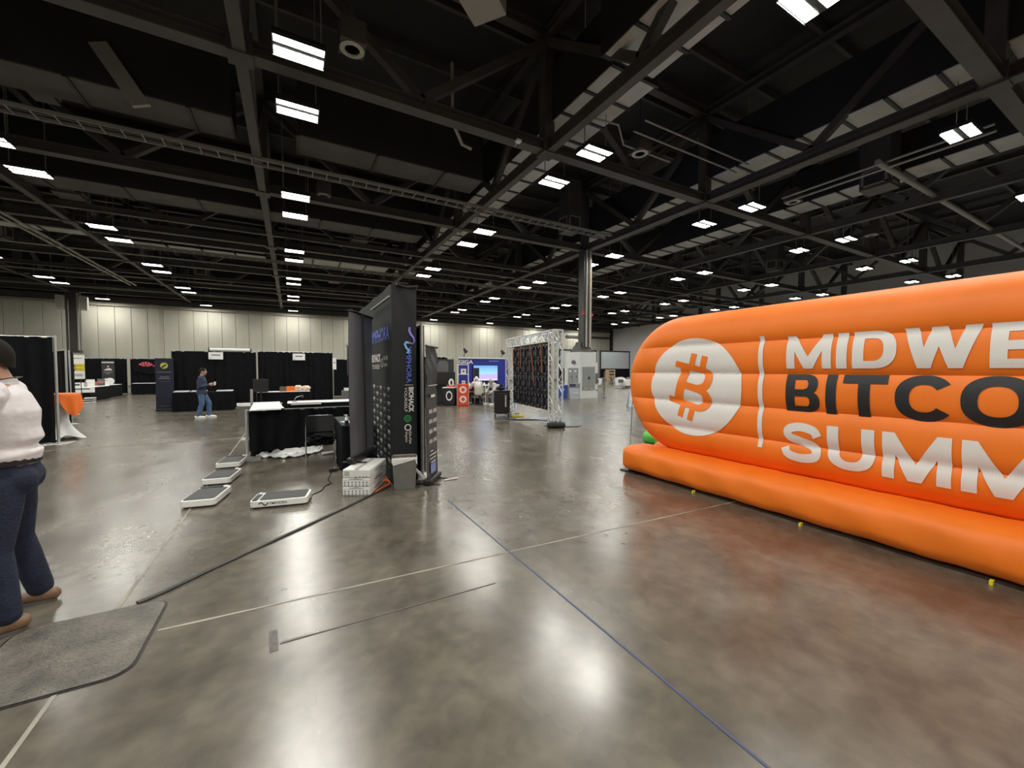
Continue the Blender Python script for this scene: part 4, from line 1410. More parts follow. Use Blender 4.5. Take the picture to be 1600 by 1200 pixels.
ring_mb((0, -0.02, 1.82), (1, 0, 0), (0, 0, 1), 0.125, 0.001, 26).build('round_emblem', mat('olive_yellow_print', (0.42, 0.42, 0.06), 0.6), nv)
MB().bar((-0.08, -0.023, 1.74), (0.06, -0.023, 1.86), 0.004, 0.05).build('emblem_stripe', M_navy, nv)
for z, w, h in ((1.56, 0.44, 0.035), (1.38, 0.28, 0.035), (1.31, 0.38, 0.045), (1.2, 0.4, 0.012), (0.2, 0.34, 0.02)):
    MB().box((0, -0.02, z), (w, 0.006, h)).build('print_line', mat('dim_grey_print', (0.12, 0.12, 0.15), 0.6), nv)
skirt_table('skirted_table', 'black skirted table with white papers behind the man in navy', (-4.1, 19.95), (-2.15, 20.65), 0.77, M_black, M_drape)
for k, (x, w) in enumerate(((-3.85, 0.45), (-3.3, 0.5), (-2.45, 0.55))):
    pq = thing('paper_stack', '%s stack of white papers on the table behind the man in navy' % ['left', 'middle', 'right'][k], 'paper', (x, 20.2, 0.772), 0.05 * k)
    for q in range(2):
        MB().box((0.02 * q, 0, 0.012 + 0.022 * q), (w, 0.4, 0.02), rz=0.06 * q).build('sheet', M_paper, pq)
skirt_table('skirted_table', 'black skirted table with white top and orange items, right of the man in navy', (-1.2, 18.35), (0.65, 19.0), 0.78, M_white, M_drape)
for x, nm, lab, m, s in ((-0.95, 'white_box', 'small white box at the left end of the table with orange items', M_white, (0.2, 0.16, 0.16)), (-0.32, 'brown_box', 'brown basket left of the orange box on the booth table', mat('brown_weave', (0.13, 0.09, 0.05), 0.8), (0.24, 0.2, 0.17)), (-0.06, 'orange_box', 'orange box on the booth table right of the man in navy', M_oraf, (0.3, 0.2, 0.18))):
    g = thing(nm, lab, 'box', (x, 18.6, 0.782))
    MB().box((0, 0, s[2] / 2), s).build('box_body', m, g, bev=0.01)
    MB().box((0, 0, s[2] + 0.01), (s[0] * 0.9, s[1] * 0.9, 0.02)).build('lid', m, g)
lump('white_bag', 'left of two crumpled white bags on the booth table', 'bag', (0.22, 18.6, 0.90), (0.17, 0.14, 0.12), mat('cream_paper_bag', (0.7, 0.55, 0.42), 0.7), 8, 0.3, flat=0.782)
lump('white_bag', 'right of two crumpled white bags on the booth table', 'bag', (0.5, 18.62, 0.89), (0.16, 0.14, 0.11), mat('cream_paper_bag', (0.7, 0.55, 0.42), 0.7), 9, 0.3, flat=0.782)
for lab, x0, x1 in (('white booth sign with black line, above the man in navy', -3.05, -2.55), ('white booth sign with black line on the right booth drape', 0.05, 0.55)):
    s_ = thing('booth_sign', lab, 'sign', ((x0 + x1) / 2, 20.80, 0))
    MB().box((0, 0, 2.25), (x1 - x0, 0.012, 0.30)).build('board', M_paper, s_)
    MB().box((0, -0.008, 2.28), ((x1 - x0) * 0.6, 0.003, 0.035)).build('print_line', M_prk, s_)
    MB().box((-(x1 - x0) * 0.36, -0.008, 2.15), (0.05, 0.003, 0.03)).build('print_line', M_grey, s_)
    MB().cyl((0, 0.02, 2.3), (0, 0.05, 2.46), 0.006, 6).build('hook', M_alu, s_)
tb = thing('light_bar', 'white tube bar lying along the top of the booth drape', 'light bar', (-2.3, 20.9, 2.51))
MB().cyl((-0.72, 0, 0), (0.72, 0, 0), 0.07, 12).build('bar_body', M_white, tb, smooth=40)
for s in (-1, 1):
    MB().cyl((s * 0.72, 0, 0), (s * 0.76, 0, 0), 0.08, 12).build('end_cap', M_black, tb)
ms = thing('monitor', 'dark monitor at the left end of the right booth table', 'monitor', (-1.05, 17.9, 0))
MB().box((0, 0, 1.05), (0.5, 0.05, 0.5)).build('screen_body', M_black, ms, bev=0.008)
MB().cyl((0, 0.04, 0.02), (0, 0.04, 0.9), 0.025, 10).build('stand_pole', M_black, ms)
MB().box((0, 0.04, 0.01), (0.4, 0.3, 0.02)).build('stand_base', M_black, ms)
nb = thing('notice_board', 'narrow white notice on the right post of the right booth', 'sign', (1.80, 20.85, 0))
MB().box((0, 0, 1.95), (0.16, 0.02, 0.55)).build('board', M_paper, nb)
MB().box((0, -0.012, 2.0), (0.1, 0.003, 0.03)).build('print_line', M_prk, nb)
wbx = thing('white_carton', 'flat white carton on a low grey case beyond the right booth', 'box', (2.4, 20.6, 0))
MB().box((0, 0, 0.72), (0.42, 0.3, 0.12)).build('carton_body', M_white, wbx)
MB().box((0, 0.05, 0.33), (0.6, 0.5, 0.66)).build('grey_case', M_greyd, wbx)

# ================================================================ BLUE WALL BOOTH
gb = thing('exhibit_wall', 'blue exhibit wall with white GIGA lettering and a bright screen', 'display wall', (0, 0, 0))
MB().span((7.72, 19.85, 0.06), (10.75, 19.97, 2.26)).build('blue_panel', M_blue, gb)
MB().span((7.66, 19.80, 2.26), (10.8, 20.0, 2.33)).build('top_rail', M_white, gb)
for x in (7.69, 10.78):
    MB().span((x - 0.04, 19.80, 0.06), (x + 0.04, 20.0, 2.33)).build('frame_post', M_white, gb)
MB().span((7.60, 19.72, 0), (10.85, 20.08, 0.06)).build('plinth', M_black, gb)
text('GIGA', M_prw, gb, (7.76, 19.84, 1.98), (1, 0, 0), (0, 0, 1), 0.84, 0.21, 0.03)
MB().span((9.55, 19.838, 2.12), (10.15, 19.848, 2.16)).build('print_line', mat('pale_blue_line', (0.25, 0.3, 0.65), 0.6), gb)
sc = thing('wall_screen', 'large lit screen with blue and pink picture on the blue wall', 'television', (9.32, 19.80, 1.46))
MB().box((0, 0.0, 0), (1.52, 0.07, 0.92)).build('screen_body', M_black, sc, bev=0.01)
M_scr, nt_, b_ = nodes('screen_picture')
N, L = nt_.nodes, nt_.links
tc = N.new('ShaderNodeTexCoord')
sx = N.new('ShaderNodeSeparateXYZ')
L.new(tc.outputs['Generated'], sx.inputs[0])
rp_ = N.new('ShaderNodeValToRGB')
e = rp_.color_ramp.elements
e[0].position, e[0].color = 0.0, (0.42, 0.33, 0.62, 1)
e[1].position, e[1].color = 1.0, (0.10, 0.28, 0.72, 1)
k_ = e.new(0.38)
k_.color = (0.42, 0.30, 0.62, 1)
k_ = e.new(0.5)
k_.color = (0.25, 0.50, 0.90, 1)
nz = N.new('ShaderNodeTexNoise')
nz.inputs['Scale'].default_value = 6
L.new(tc.outputs['Generated'], nz.inputs['Vector'])
ad = N.new('ShaderNodeMath')
ad.operation = 'MULTIPLY_ADD'
ad.inputs[1].default_value = 0.25
L.new(nz.outputs['Fac'], ad.inputs[0])
L.new(sx.outputs['Z'], ad.inputs[2])
sb_ = N.new('ShaderNodeMath')
sb_.operation = 'SUBTRACT'
sb_.inputs[1].default_value = 0.12
L.new(ad.outputs[0], sb_.inputs[0])
L.new(sb_.outputs[0], rp_.inputs['Fac'])
L.new(rp_.outputs['Color'], b_.inputs['Emission Color'])
b_.inputs['Emission Strength'].default_value = 1.0
b_.inputs['Base Color'].default_value = (0.02, 0.02, 0.02, 1)
MB().box((0.0, -0.037, 0.02), (1.44, 0.006, 0.82)).build('picture', M_scr, sc)
MB().box((-0.56, -0.042, 0.02), (0.32, 0.006, 0.56)).build('dark_inset', M_prk, sc)
MB().box((0.0, -0.042, -0.34), (1.4, 0.004, 0.08)).build('caption_band', emit('caption_light', (0.6, 0.65, 0.85), 0.8), sc)
fl = struct(MB().span((4.4, 17.35, 0.0005), (7.6, 20.3, 0.012)).build('carpet', M_black))
tag(fl, 'black carpet under the booth left of the blue wall', 'carpet')
del fl['kind']
cp2 = tag(MB().span((7.62, 17.25, 0.0005), (11.2, 19.7, 0.012)).build('carpet', M_black), 'black carpet in front of the blue wall', 'carpet')
gcx = thing('round_counter', 'black counter with a white ring on its front', 'counter', (6.46, 17.65, 0.012), math.radians(-32))
MB().box((0, 0, 0.40), (0.56, 0.5, 0.8)).build('counter_body', M_black, gcx, bev=0.03, seg=3)
MB().box((0, 0, 0.815), (0.60, 0.54, 0.03)).build('worktop', M_white, gcx)
ring_mb((0.02, -0.254, 0.44), (0.8, 0, 0), (0, 0, 1.2), 0.19, 0.13).build('ring_print', M_prw, gcx)
dd = thing('ring_model', 'white and red ring shaped model on the black counter', 'ornament', (6.56, 17.72, 0.845))
MB().tube([(0.13 * math.cos(a) * 0.7, 0, 0.20 + 0.15 * math.sin(a)) for a in [q * math.pi / 10 for q in range(21)]], 0.045, 10).build('ring_body', M_white, dd, smooth=60)
MB().box((0.0, 0, 0.02), (0.3, 0.25, 0.08)).build('red_base', M_red, dd)
oc3 = thing('display_cube', 'orange display pedestal with white rings, left of the seated man', 'pedestal', (6.98, 17.3, 0.0), math.radians(-22))
M_orb = mat('orange_red_laminate', (0.72, 0.07, 0.02), 0.45)
MB().box((0, 0, 0.5), (0.56, 0.56, 0.98)).build('pedestal_body', M_orb, oc3, bev=0.012)
for z in (0.30, 0.74):
    for k, (c, xd) in enumerate((((0.0, -0.285, z), (1, 0, 0)), ((-0.285, 0.0, z), (0, 1, 0)))):
        ring_mb(c, xd, (0, 0, 1), 0.165, 0.085, 26).build('ring_print', M_prw, oc3)
fr = MB()
for x in (-0.26, 0.26):
    MB().box((x, -0.282, 0.5), (0.02, 0.01, 0.98)).build('edge_trim', M_alu, oc3)
shf = thing('shelf_tower', 'white open shelf frame standing on the orange pedestal', 'shelf', (6.98, 17.3, 0.99), math.radians(-22))
for x in (-0.25, 0.25):
    for y in (-0.2, 0.2):
        MB().box((x, y, 0.46), (0.035, 0.035, 0.92)).build('upright', M_white, shf)
for z in (0.46, 0.905):
    MB().box((0, 0, z), (0.54, 0.44, 0.03)).build('shelf', M_white, shf)
for lab, z, s in (('white cube model with dark disc on the shelf frame', 1.466, 0.24), ('small white model at the foot of the shelf frame', 0.99, 0.16)):
    wm = thing('display_model', lab, 'ornament', (7.0, 17.28, z), math.radians(-22))
    MB().box((0, 0, s / 2), (s, s, s)).build('model_body', M_white, wm, bev=0.01)
    MB().tube([(0, -s / 2 - 0.005, s * 0.5), (0, -s / 2 + 0.01, s * 0.5)], s * 0.22, 16).build('disc', M_greyd, wm)
MB_t = thing('booth_table', 'white table where the man in the white cap sits', 'table', (8.45, 18.25, 0.012))
MB().box((0, 0, 0.86), (1.95, 0.6, 0.04)).build('tabletop', M_white, MB_t)
for z in (0.28, 0.56):
    MB().box((0, 0, z), (1.85, 0.5, 0.025)).build('shelf', M_white, MB_t)
MB().box((0, 0.28, 0.42), (1.9, 0.02, 0.82)).build('back_board', M_black, MB_t)
for x in (-0.94, 0.0, 0.94):
    for y in (-0.26, 0.26):
        MB().box((x, y, 0.42), (0.05, 0.05, 0.84)).build('leg', M_white, MB_t)
for k in range(6):
    mm = thing('table_model', '%s small white part on the white booth table' % ORD[k], 'ornament', (7.75 + k * 0.27, 18.35, 0.893), 0, 'small parts on the white booth table')
    MB().box((0, 0, 0.05), (0.07, 0.07, 0.1)).build('model_body', M_white, mm)
    MB().cyl((0, 0, 0.1), (0, 0, 0.16 + 0.03 * (k % 3)), 0.02, 8).build('stem', M_alu, mm)
wch = chair('white moulded chair with the man in the white cap on it', (7.78, 17.45, 0.012), 0.0, mat('white_chair_shell', (0.62, 0.60, 0.56), 0.4), M_alu)
wch2 = copy_tree(wch)
wch2.location = (8.62, 17.05, 0.0)
wch2.rotation_euler = (0, 0, math.radians(100))
wch2['label'] = 'white moulded chair with the leaning person on it, behind the black case'
# dark stand to the left of the blue wall
bk = thing('black_television', 'large black television on a stand left of the blue wall', 'television', (6.35, 18.9, 0.012))
MB().box((0, 0, 1.22), (1.7, 0.06, 0.62)).build('screen_body', M_black, bk, bev=0.01)
MB().box((0, 0.05, 0.02), (0.9, 0.5, 0.04)).build('stand_base', M_black, bk)
for s in (-0.35, 0.45):
    MB().cyl((s, 0.05, 0.03), (s, 0.05, 1.1), 0.03, 10).build('stand_pole', M_alu, bk)
gp = thing('grey_backdrop', 'dark printed backdrop with a grey wedge shape left of the blue wall', 'backdrop', (6.2, 19.5, 0))
MB().box((0, 0, 1.1), (2.3, 0.05, 2.2)).build('backdrop_panel', mat('charcoal_panel', (0.03, 0.031, 0.034), 0.6), gp)
MB().add([(0.0, -0.03, 1.55), (0.85, -0.03, 1.55), (0.85, -0.03, 2.0), (0.72, -0.03, 2.12), (0.38, -0.03, 2.12)], [(0, 1, 2, 3, 4)]).build('wedge_print', M_greyd, gp)
MB().box((-0.35, -0.03, 1.85), (0.25, 0.006, 0.02)).build('print_line', M_prw, gp)
wpst = thing('white_panel_post', 'white upright panel at the left end of the blue wall', 'panel', (7.5, 19.6, 0))
MB().box((0, 0, 1.15), (0.3, 0.12, 2.3)).build('panel', M_trimw, wpst)
for lab, x, z in (('small black spotlight above the left part of the blue wall', 8.1, 2.7), ('small black spotlight by the far leg of the truss', 10.35, 2.66)):
    sp_ = thing('spotlight', lab, 'spotlight', (x, 19.9, 0))
    MB().tube([(0, 0, 2.3), (0, -0.02, 2.5), (0, -0.1, z - 0.05)], 0.015, 8).build('arm', M_black, sp_)
    MB().tube([(-0.05, -0.12, z + 0.1), (0, -0.12, z), (0.1, -0.14, z - 0.12)], [0.05, 0.085, 0.10], 12).build('lamp_head', M_black, sp_)

# ================================================================ LED WALL ON A TRUSS ARCH


def truss_mesh(a, b, side, size, n):
    """four chord tubes and the lacing of a box truss from a to b; returns (chords, lacing)"""
    a, b = Vector(a), Vector(b)
    t = (b - a).normalized()
    u = Vector(side)
    u = (u - t * u.dot(t)).normalized()
    w = t.cross(u)
    h = size / 2
    cs = [(1, 1), (1, -1), (-1, -1), (-1, 1)]
    P = lambda c, k: a + (b - a) * k + u * (c[0] * h) + w * (c[1] * h)
    chords = [MB().cyl(P(c, 0), P(c, 1), 0.025, 8) for c in cs]
    lace = MB()
    for q in range(4):
        c0, c1 = cs[q], cs[(q + 1) % 4]
        for k in range(n):
            x0, x1 = k / n, (k + 1) / n
            if k % 2:
                c0_, c1_ = c1, c0
            else:
                c0_, c1_ = c0, c1
            lace.tube([P(c0_, x0), P(c1_, x1)], 0.012, 6)
        for x in (0.0, 1.0):
            lace.tube([P(c0, x), P(c1, x)], 0.018, 6)
    return chords, lace


ld = Vector((0.52, 3.42, 0)).normalized()
lr = math.atan2(ld.y, ld.x)
ts = thing('truss_arch', 'white metal truss arch carrying the black video wall', 'truss', (6.72, 9.50, 0), lr)
TL = 3.75
M_truss = mat('white_aluminium_truss', (0.66, 0.66, 0.64), 0.35, 0.25)
for nm, a, b, sd, n in (('near_tower', (0, 0, 0.02), (0, 0, 2.80), (1, 0, 0), 9), ('far_tower', (TL, 0, 0.02), (TL, 0, 2.80), (1, 0, 0), 9), ('top_beam', (0.16, 0, 2.64), (TL - 0.16, 0, 2.64), (0, 0, 1), 12)):
    ch, lace = truss_mesh(a, b, sd, 0.30, n)
    par = None
    for c in ch:
        c.build('chord_tube', M_truss, ts, smooth=60)
    o = lace.build('lacing', M_truss, ts, smooth=60)
    o['kind'] = 'stuff'
for x in (0, TL):
    MB().box((x, 0, 0.01), (0.5, 0.5, 0.02)).build('base_plate', M_black, ts, bev=0.005, seg=1)
vw = thing('video_wall', 'black back of the hanging video wall with round hubs and orange straps', 'video wall', (6.72 + ld.x * 0.35, 9.50 + ld.y * 0.35, 0.44), lr)
M_ledf = emit('led_picture', (0.30, 0.55, 1.0), 5.0)
NC, NR, CS = 6, 4, 0.5
M_cab = mat('video_cabinet_metal', (0.028, 0.028, 0.032), 0.38, 0.3)
M_cabb = mat('video_cabinet_plate', (0.018, 0.018, 0.045), 0.5)
# the back (towards the viewer) is local +y, the lit face local -y
proto = None
for c in range(NC):
    for r in range(NR):
        if proto is None:
            f = MB()
            for lo, hi in (((0.0, -0.02, 0.0), (0.045, 0.055, CS - 0.006)), ((CS - 0.051, -0.02, 0.0), (CS - 0.006, 0.055, CS - 0.006)), ((0.0, -0.02, 0.0), (CS - 0.006, 0.055, 0.05)), ((0.0, -0.02, CS - 0.056), (CS - 0.006, 0.055, CS - 0.006)), ((0.225, -0.01, 0.0), (0.275, 0.045, CS))):
                f.span(lo, hi)
            proto = f.build('video_cabinet', M_cab, vw, bev=0.004, seg=1)
            MB().span((0.03, -0.005, 0.03), (0.47, 0.012, 0.47)).build('back_plate', M_cabb, proto)
            MB().span((0.29, 0.012, 0.14), (0.42, 0.085, 0.36)).build('power_box', M_cab, proto, bev=0.01)
            MB().span((0.07, 0.012, 0.16), (0.2, 0.05, 0.34)).build('receiver_box', M_cabb, proto, bev=0.008)
            for x, z in ((0.13, 0.42), (0.37, 0.42), (0.13, 0.09), (0.355, 0.25)):
                MB().tube([(x, 0.04, z), (x, 0.092, z)], [0.075, 0.066], 16).build('round_hub', M_cab, proto, smooth=40)
                MB().tube([(x, 0.085, z), (x, 0.10, z)], 0.034, 12).build('hub_cap', M_greyd, proto, smooth=40)
            MB().tube([(0.16, 0.05, 0.08), (0.16, 0.10, 0.10), (0.34, 0.10, 0.10), (0.34, 0.05, 0.08)], 0.011, 6).build('handle', M_black, proto)
            MB().add([(0.006, -0.0205, 0.006), (CS - 0.012, -0.0205, 0.006), (CS - 0.012, -0.0205, CS - 0.012), (0.006, -0.0205, CS - 0.012)], [(0, 1, 2, 3)]).build('led_face', M_ledf, proto)
            o = proto
        else:
            o = copy_tree(proto, vw)
        o.location = (0.02 + c * CS, 0, r * CS)
for k, (x, dx) in enumerate(((0.45, -0.12), (1.25, -0.3), (2.1, 0.02), (2.85, 0.0))):
    L_ = (1.0, 1.3, 0.85, 0.75)[k]
    MB().bar((x, 0.13, 2.12), (x + dx, 0.12, 2.12 - L_), 0.045, 0.006, up=(0, 1, 0)).build('orange_strap', mat('orange_strap_web', (0.42, 0.10, 0.04), 0.7), vw)
for k in range(7):
    x = 0.02 + k * CS
    MB().cyl((x, 0.0, 1.99), (x, 0.0, 2.08), 0.02, 8).build('hanging_pin', M_alu, vw)
    MB().box((x, 0.04, 0.02), (0.05, 0.05, 0.06)).build('corner_latch', M_alu, vw)
for k in range(4):
    MB().box((0.2 + k * 0.85, 0.02, 2.06), (0.06, 0.10, 0.10)).build('hanging_clamp', M_black, vw)
MB().span((0.0, -0.03, 2.0), (3.04, 0.03, 2.05)).build('hanging_bar', M_black, vw)
sbag = thing('ballast_bag', 'black ballast bag at the foot of the near truss leg', 'sandbag', (6.55, 9.22, 0), math.radians(-20))
MB().tube([(-0.26, 0, 0.08), (-0.24, 0, 0.08), (0, 0, 0.085), (0.24, 0, 0.08), (0.26, 0, 0.08)], [(0.05, 0.07), (0.078, 0.11), (0.08, 0.125), (0.078, 0.11), (0.05, 0.07)], 14, side=(0, 0, 1)).build('bag_body', M_blackrub, sbag, smooth=60)
for x in (-0.12, 0.12):
    MB().tube([(x, -0.1, 0.1), (x, -0.06, 0.2), (x, 0.06, 0.2), (x, 0.1, 0.1)], 0.01, 6).build('strap_handle', M_black, sbag)
tag(MB().tube([(6.55, 9.5, 0.01), (6.9, 9.2, 0.01), (7.25, 9.1, 0.01), (7.45, 9.2, 0.01)], 0.01, 6).build('black_cable', M_black), 'short black cable on the floor by the truss foot', 'cable')
tag(MB().tube([(6.2, 11.6, 0.012), (6.6, 11.2, 0.012), (7.0, 11.0, 0.012), (7.2, 10.6, 0.012), (7.3, 10.2, 0.012)], 0.02, 6).build('black_cable', M_black), 'dark cable on the floor under the video wall', 'cable')
# black wheeled case
wc = thing('wheeled_case', 'black wheeled case with white upright lettering beside the video wall', 'case', (6.55, 12.55, 0), math.radians(-27))
MB().box((0, 0, 0.49), (0.56, 0.46, 0.78)).build('case_body', M_black, wc, bev=0.05, seg=3)
MB().box((0, 0, 0.90), (0.60, 0.50, 0.05)).build('lid', M_black, wc, bev=0.015)
MB().tube([(-0.2, 0.25, 0.8), (-0.2, 0.3, 0.98), (0.2, 0.3, 0.98), (0.2, 0.25, 0.8)], 0.014, 8).build('handle', M_black, wc)
for k in range(8):
    MB().box((0.13, -0.234, 0.74 - k * 0.052), (0.05, 0.004, 0.036)).build('upright_print', M_prw, wc)
for sx in (-1, 1):
    for sy in (-1, 1):
        MB().tube([(sx * 0.24 - 0.025, sy * 0.2, 0.06), (sx * 0.24 + 0.025, sy * 0.2, 0.06)], 0.06, 14).build('wheel', M_blackrub, wc, smooth=40)
        MB().box((sx * 0.24, sy * 0.2, 0.11), (0.07, 0.05, 0.04)).build('caster_fork', M_alu, wc)
cl = thing('camera_rig', 'small black camera gear standing on the wheeled case', 'camera', (6.5, 12.6, 0.926), 0.4)
MB().box((0, 0, 0.06), (0.22, 0.14, 0.12)).box((0.08, 0.02, 0.16), (0.08, 0.1, 0.1)).build('camera_body', M_black, cl, bev=0.01)
MB().tube([(0.0, -0.07, 0.06), (0.0, -0.15, 0.06)], 0.05, 12).build('camera_lens', M_black, cl)
tag(MB().tube([(7.0 + 0.22 * math.cos(q * 0.6), 12.2 + 0.16 * math.sin(q * 0.6), 0.015 + 0.004 * (q // 10)) for q in range(32)], 0.014, 6).build('yellow_cable', M_yel), 'coil of yellow cable on the floor beside the wheeled case', 'cable')
wcup = thing('white_roll', 'small white roll on the floor at the wheeled case', 'roll', (6.86, 12.32, 0))
MB().lathe([(0.09, 0), (0.095, 0.01), (0.095, 0.17), (0.03, 0.18)], n=18).build('roll_body', M_white, wcup, smooth=40)
MB().cyl((0, 0, 0.17), (0, 0, 0.2), 0.03, 10).build('core', M_greyd, wcup)
# ================================================================ WHITE CABINET ROUND THE COLUMN
cb_ = thing('electrical_enclosure', 'white enclosure around the column foot with grey service doors', 'enclosure', (15.15, 18.75, 0), math.radians(-11))
poly = [(-1.0, -0.1), (-0.55, -0.85), (0.75, -0.62), (0.85, 0.75), (-0.75, 0.75)]
MB().prism(poly, 0.0, 2.68).build('enclosure_body', mat('white_enclosure_paint', (0.62, 0.62, 0.58), 0.5, var=0.05, scale=2), cb_)
# sloped steel collar where the column enters
MB().lathe([(0.72, 2.68), (0.70, 2.74), (0.38, 3.15), (0.34, 3.3)], n=4).build('collar', M_steel, cb_).rotation_euler = (0, 0, math.radians(45 + 11))


def on_face(p, q, u, z, du, dz, d0, d1):
    """a slab lying on the face p-q: from u..u+du along it, z..z+dz up, d0..d1 proud"""
    p, q = Vector((*p, 0)), Vector((*q, 0))
    t = (q - p).normalized()
    n = Vector((t.y, -t.x, 0))
    pts = []
    for dd_ in (d0, d1):
        for a, b in ((u, z), (u + du, z), (u + du, z + dz), (u, z + dz)):
            pts.append(p + t * a + n * dd_ + Vector((0, 0, b)))
    return MB().add(pts, [(0, 3, 2, 1), (4, 5, 6, 7), (0, 1, 5, 4), (1, 2, 6, 5), (2, 3, 7, 6), (3, 0, 4, 7)])


M_gdoor = mat('grey_cabinet_paint', (0.25, 0.255, 0.24), 0.5)
fa, fb, fc_ = poly[0], poly[1], poly[2]
for u in (0.10, 0.46):
    d = on_face(fa, fb, u, 0.82, 0.30, 0.95, 0.0, 0.05).build('panel_door', M_gdoor, cb_)
    on_face(fa, fb, u + 0.22, 1.2, 0.03, 0.12, 0.05, 0.07).build('latch', M_black, d)
    on_face(fa, fb, u + 0.08, 1.55, 0.14, 0.06, 0.05, 0.055).build('label_plate', M_paper, d)
for u in (0.18, 0.62):
    d = on_face(fb, fc_, u, 0.50, 0.43, 1.33, 0.0, 0.06).build('cabinet_door', M_gdoor, cb_)
    on_face(fb, fc_, u + (0.38 if u < 0.3 else 0.02), 1.1, 0.03, 0.16, 0.06, 0.09).build('handle', M_black, d)
    on_face(fb, fc_, u + 0.1, 0.55, 0.2, 0.03, 0.06, 0.066).build('yellow_sticker', M_yel, d)
on_face(fb, fc_, 1.15, 0.85, 0.14, 0.6, 0.0, 0.07).build('side_box', M_greyd, cb_)
on_face(fb, fc_, 1.22, 0.42, 0.07, 0.07, 0.0, 0.03).build('outlet', M_black, cb_)
bl = MB().tube([Vector((-0.78, -0.53, 2.1)), Vector((-0.86, -0.58, 2.1))], 0.11, 18).build('alarm_bell', M_greyd, cb_, smooth=40)
on_face(fb, fc_, 1.2, 2.1, 0.05, 0.55, 0.0, 0.03).build('conduit_strip', M_greyd, cb_)
st = thing('stanchion', 'thin dark post at the right corner of the white enclosure', 'post', (16.0, 17.7, 0))
MB().lathe([(0.14, 0), (0.14, 0.015), (0.03, 0.03)], n=16).build('base', M_black, st)
MB().cyl((0, 0, 0.02), (0, 0, 1.55), 0.025, 10).build('pole', M_greyd, st)
gbn = thing('waste_bin', 'grey swing-top waste bin in front of the white enclosure', 'trash can', (14.22, 18.2, 0), math.radians(-45))
MB().add([(-0.24, -0.2, 0), (0.24, -0.2, 0), (0.24, 0.2, 0), (-0.24, 0.2, 0), (-0.29, -0.24, 0.62), (0.29, -0.24, 0.62), (0.29, 0.24, 0.62), (-0.29, 0.24, 0.62)], [(0, 1, 2, 3), (4, 5, 6, 7), (0, 1, 5, 4), (1, 2, 6, 5), (2, 3, 7, 6), (3, 0, 4, 7)]).build('bin_body', mat('light_grey_plastic', (0.40, 0.40, 0.39), 0.5), gbn)
MB().box((0, 0, 0.75), (0.6, 0.5, 0.27)).build('bin_lid', mat('mid_grey_plastic', (0.19, 0.19, 0.19), 0.5), gbn, bev=0.03)
MB().box((-0.08, -0.252, 0.77), (0.34, 0.01, 0.15)).build('flap', M_black, gbn)
MB().box((0.1, -0.235, 0.32), (0.3, 0.06, 0.02)).build('print_line', M_paper, gbn)
bb = thing('recycling_bin', 'blue recycling bin left of the grey waste bin', 'recycling bin', (13.95, 18.95, 0), math.radians(-40))
MB().add([(-0.22, -0.2, 0), (0.22, -0.2, 0), (0.22, 0.2, 0), (-0.22, 0.2, 0), (-0.27, -0.25, 0.72), (0.27, -0.25, 0.72), (0.27, 0.25, 0.72), (-0.27, 0.25, 0.72)], [(0, 1, 2, 3), (4, 5, 6, 7), (0, 1, 5, 4), (1, 2, 6, 5), (2, 3, 7, 6), (3, 0, 4, 7)]).build('bin_body', mat('blue_plastic', (0.02, 0.055, 0.30), 0.45), bb)
MB().box((0, 0, 0.74), (0.57, 0.53, 0.05)).build('bin_rim', mat('blue_plastic', (0.02, 0.055, 0.30), 0.45), bb, bev=0.01)
ring_mb((0, -0.245, 0.5), (1, 0, 0), (0, 0.07, 1), 0.08, 0.04).build('round_print', M_prw, bb)

# ================================================================ FAR RIGHT BANQUET AREA
ss = thing('projection_screen', 'wide grey projection screen over black skirting in the far right corner', 'screen', (0, 0, 0))
for x0, x1 in ((32.6, 39.0), (40.0, 45.7)):
    MB().span((x0, 45.0, 1.85), (x1, 45.05, 4.35)).build('screen_sheet', mat('grey_screen_cloth', (0.36, 0.39, 0.42), 0.6), ss)
    MB().span((x0 - 0.06, 44.98, 4.35), (x1 + 0.06, 45.08, 4.55)).build('screen_frame', M_black, ss)
    for x in (x0 - 0.06, x1 + 0.06):
        MB().span((x - 0.09, 44.97, 0), (x + 0.09, 45.09, 4.55)).build('frame_post', M_black, ss)
    MB().grid(lambda u, v, x0=x0, x1=x1: (x0 + (x1 - x0) * u, 44.95 + 0.05 * math.sin(u * 60), 0.02 + 1.83 * v), 60, 3).build('skirt', M_drape, ss)
crt = thing('wooden_crate', 'tall pale wooden crate far behind the white enclosure', 'crate', (33.0, 35.5, 0))
for x in (-0.5, 0.5):
    MB().box((x * 0.9, 0, 0.85), (0.1, 0.6, 1.7)).build('side_board', mat('pale_wood', (0.42, 0.30, 0.17), 0.7), crt)
for k in range(5):
    MB().box((0, -0.3, 0.2 + k * 0.36), (1.0, 0.04, 0.12)).build('slat', mat('pale_wood', (0.42, 0.30, 0.17), 0.7), crt)
MB().box((0, 0.02, 0.85), (0.85, 0.5, 1.6)).build('liner', mat('dark_wood', (0.10, 0.07, 0.04), 0.7), crt)
tspots = [(26.6, 26.6), (29.3, 29.0), (25.0, 29.4), (31.6, 32.0), (27.6, 32.2), (34.0, 35.5), (22.2, 27.4), (37.0, 33.0)]
names = ['nearest to the orange sign', 'second from the orange sign', 'left of the middle group', 'right of the wooden crate', 'in the middle of the group', 'beside the wooden crate', 'at the left, by the enclosure', 'at the far right']
tproto = None
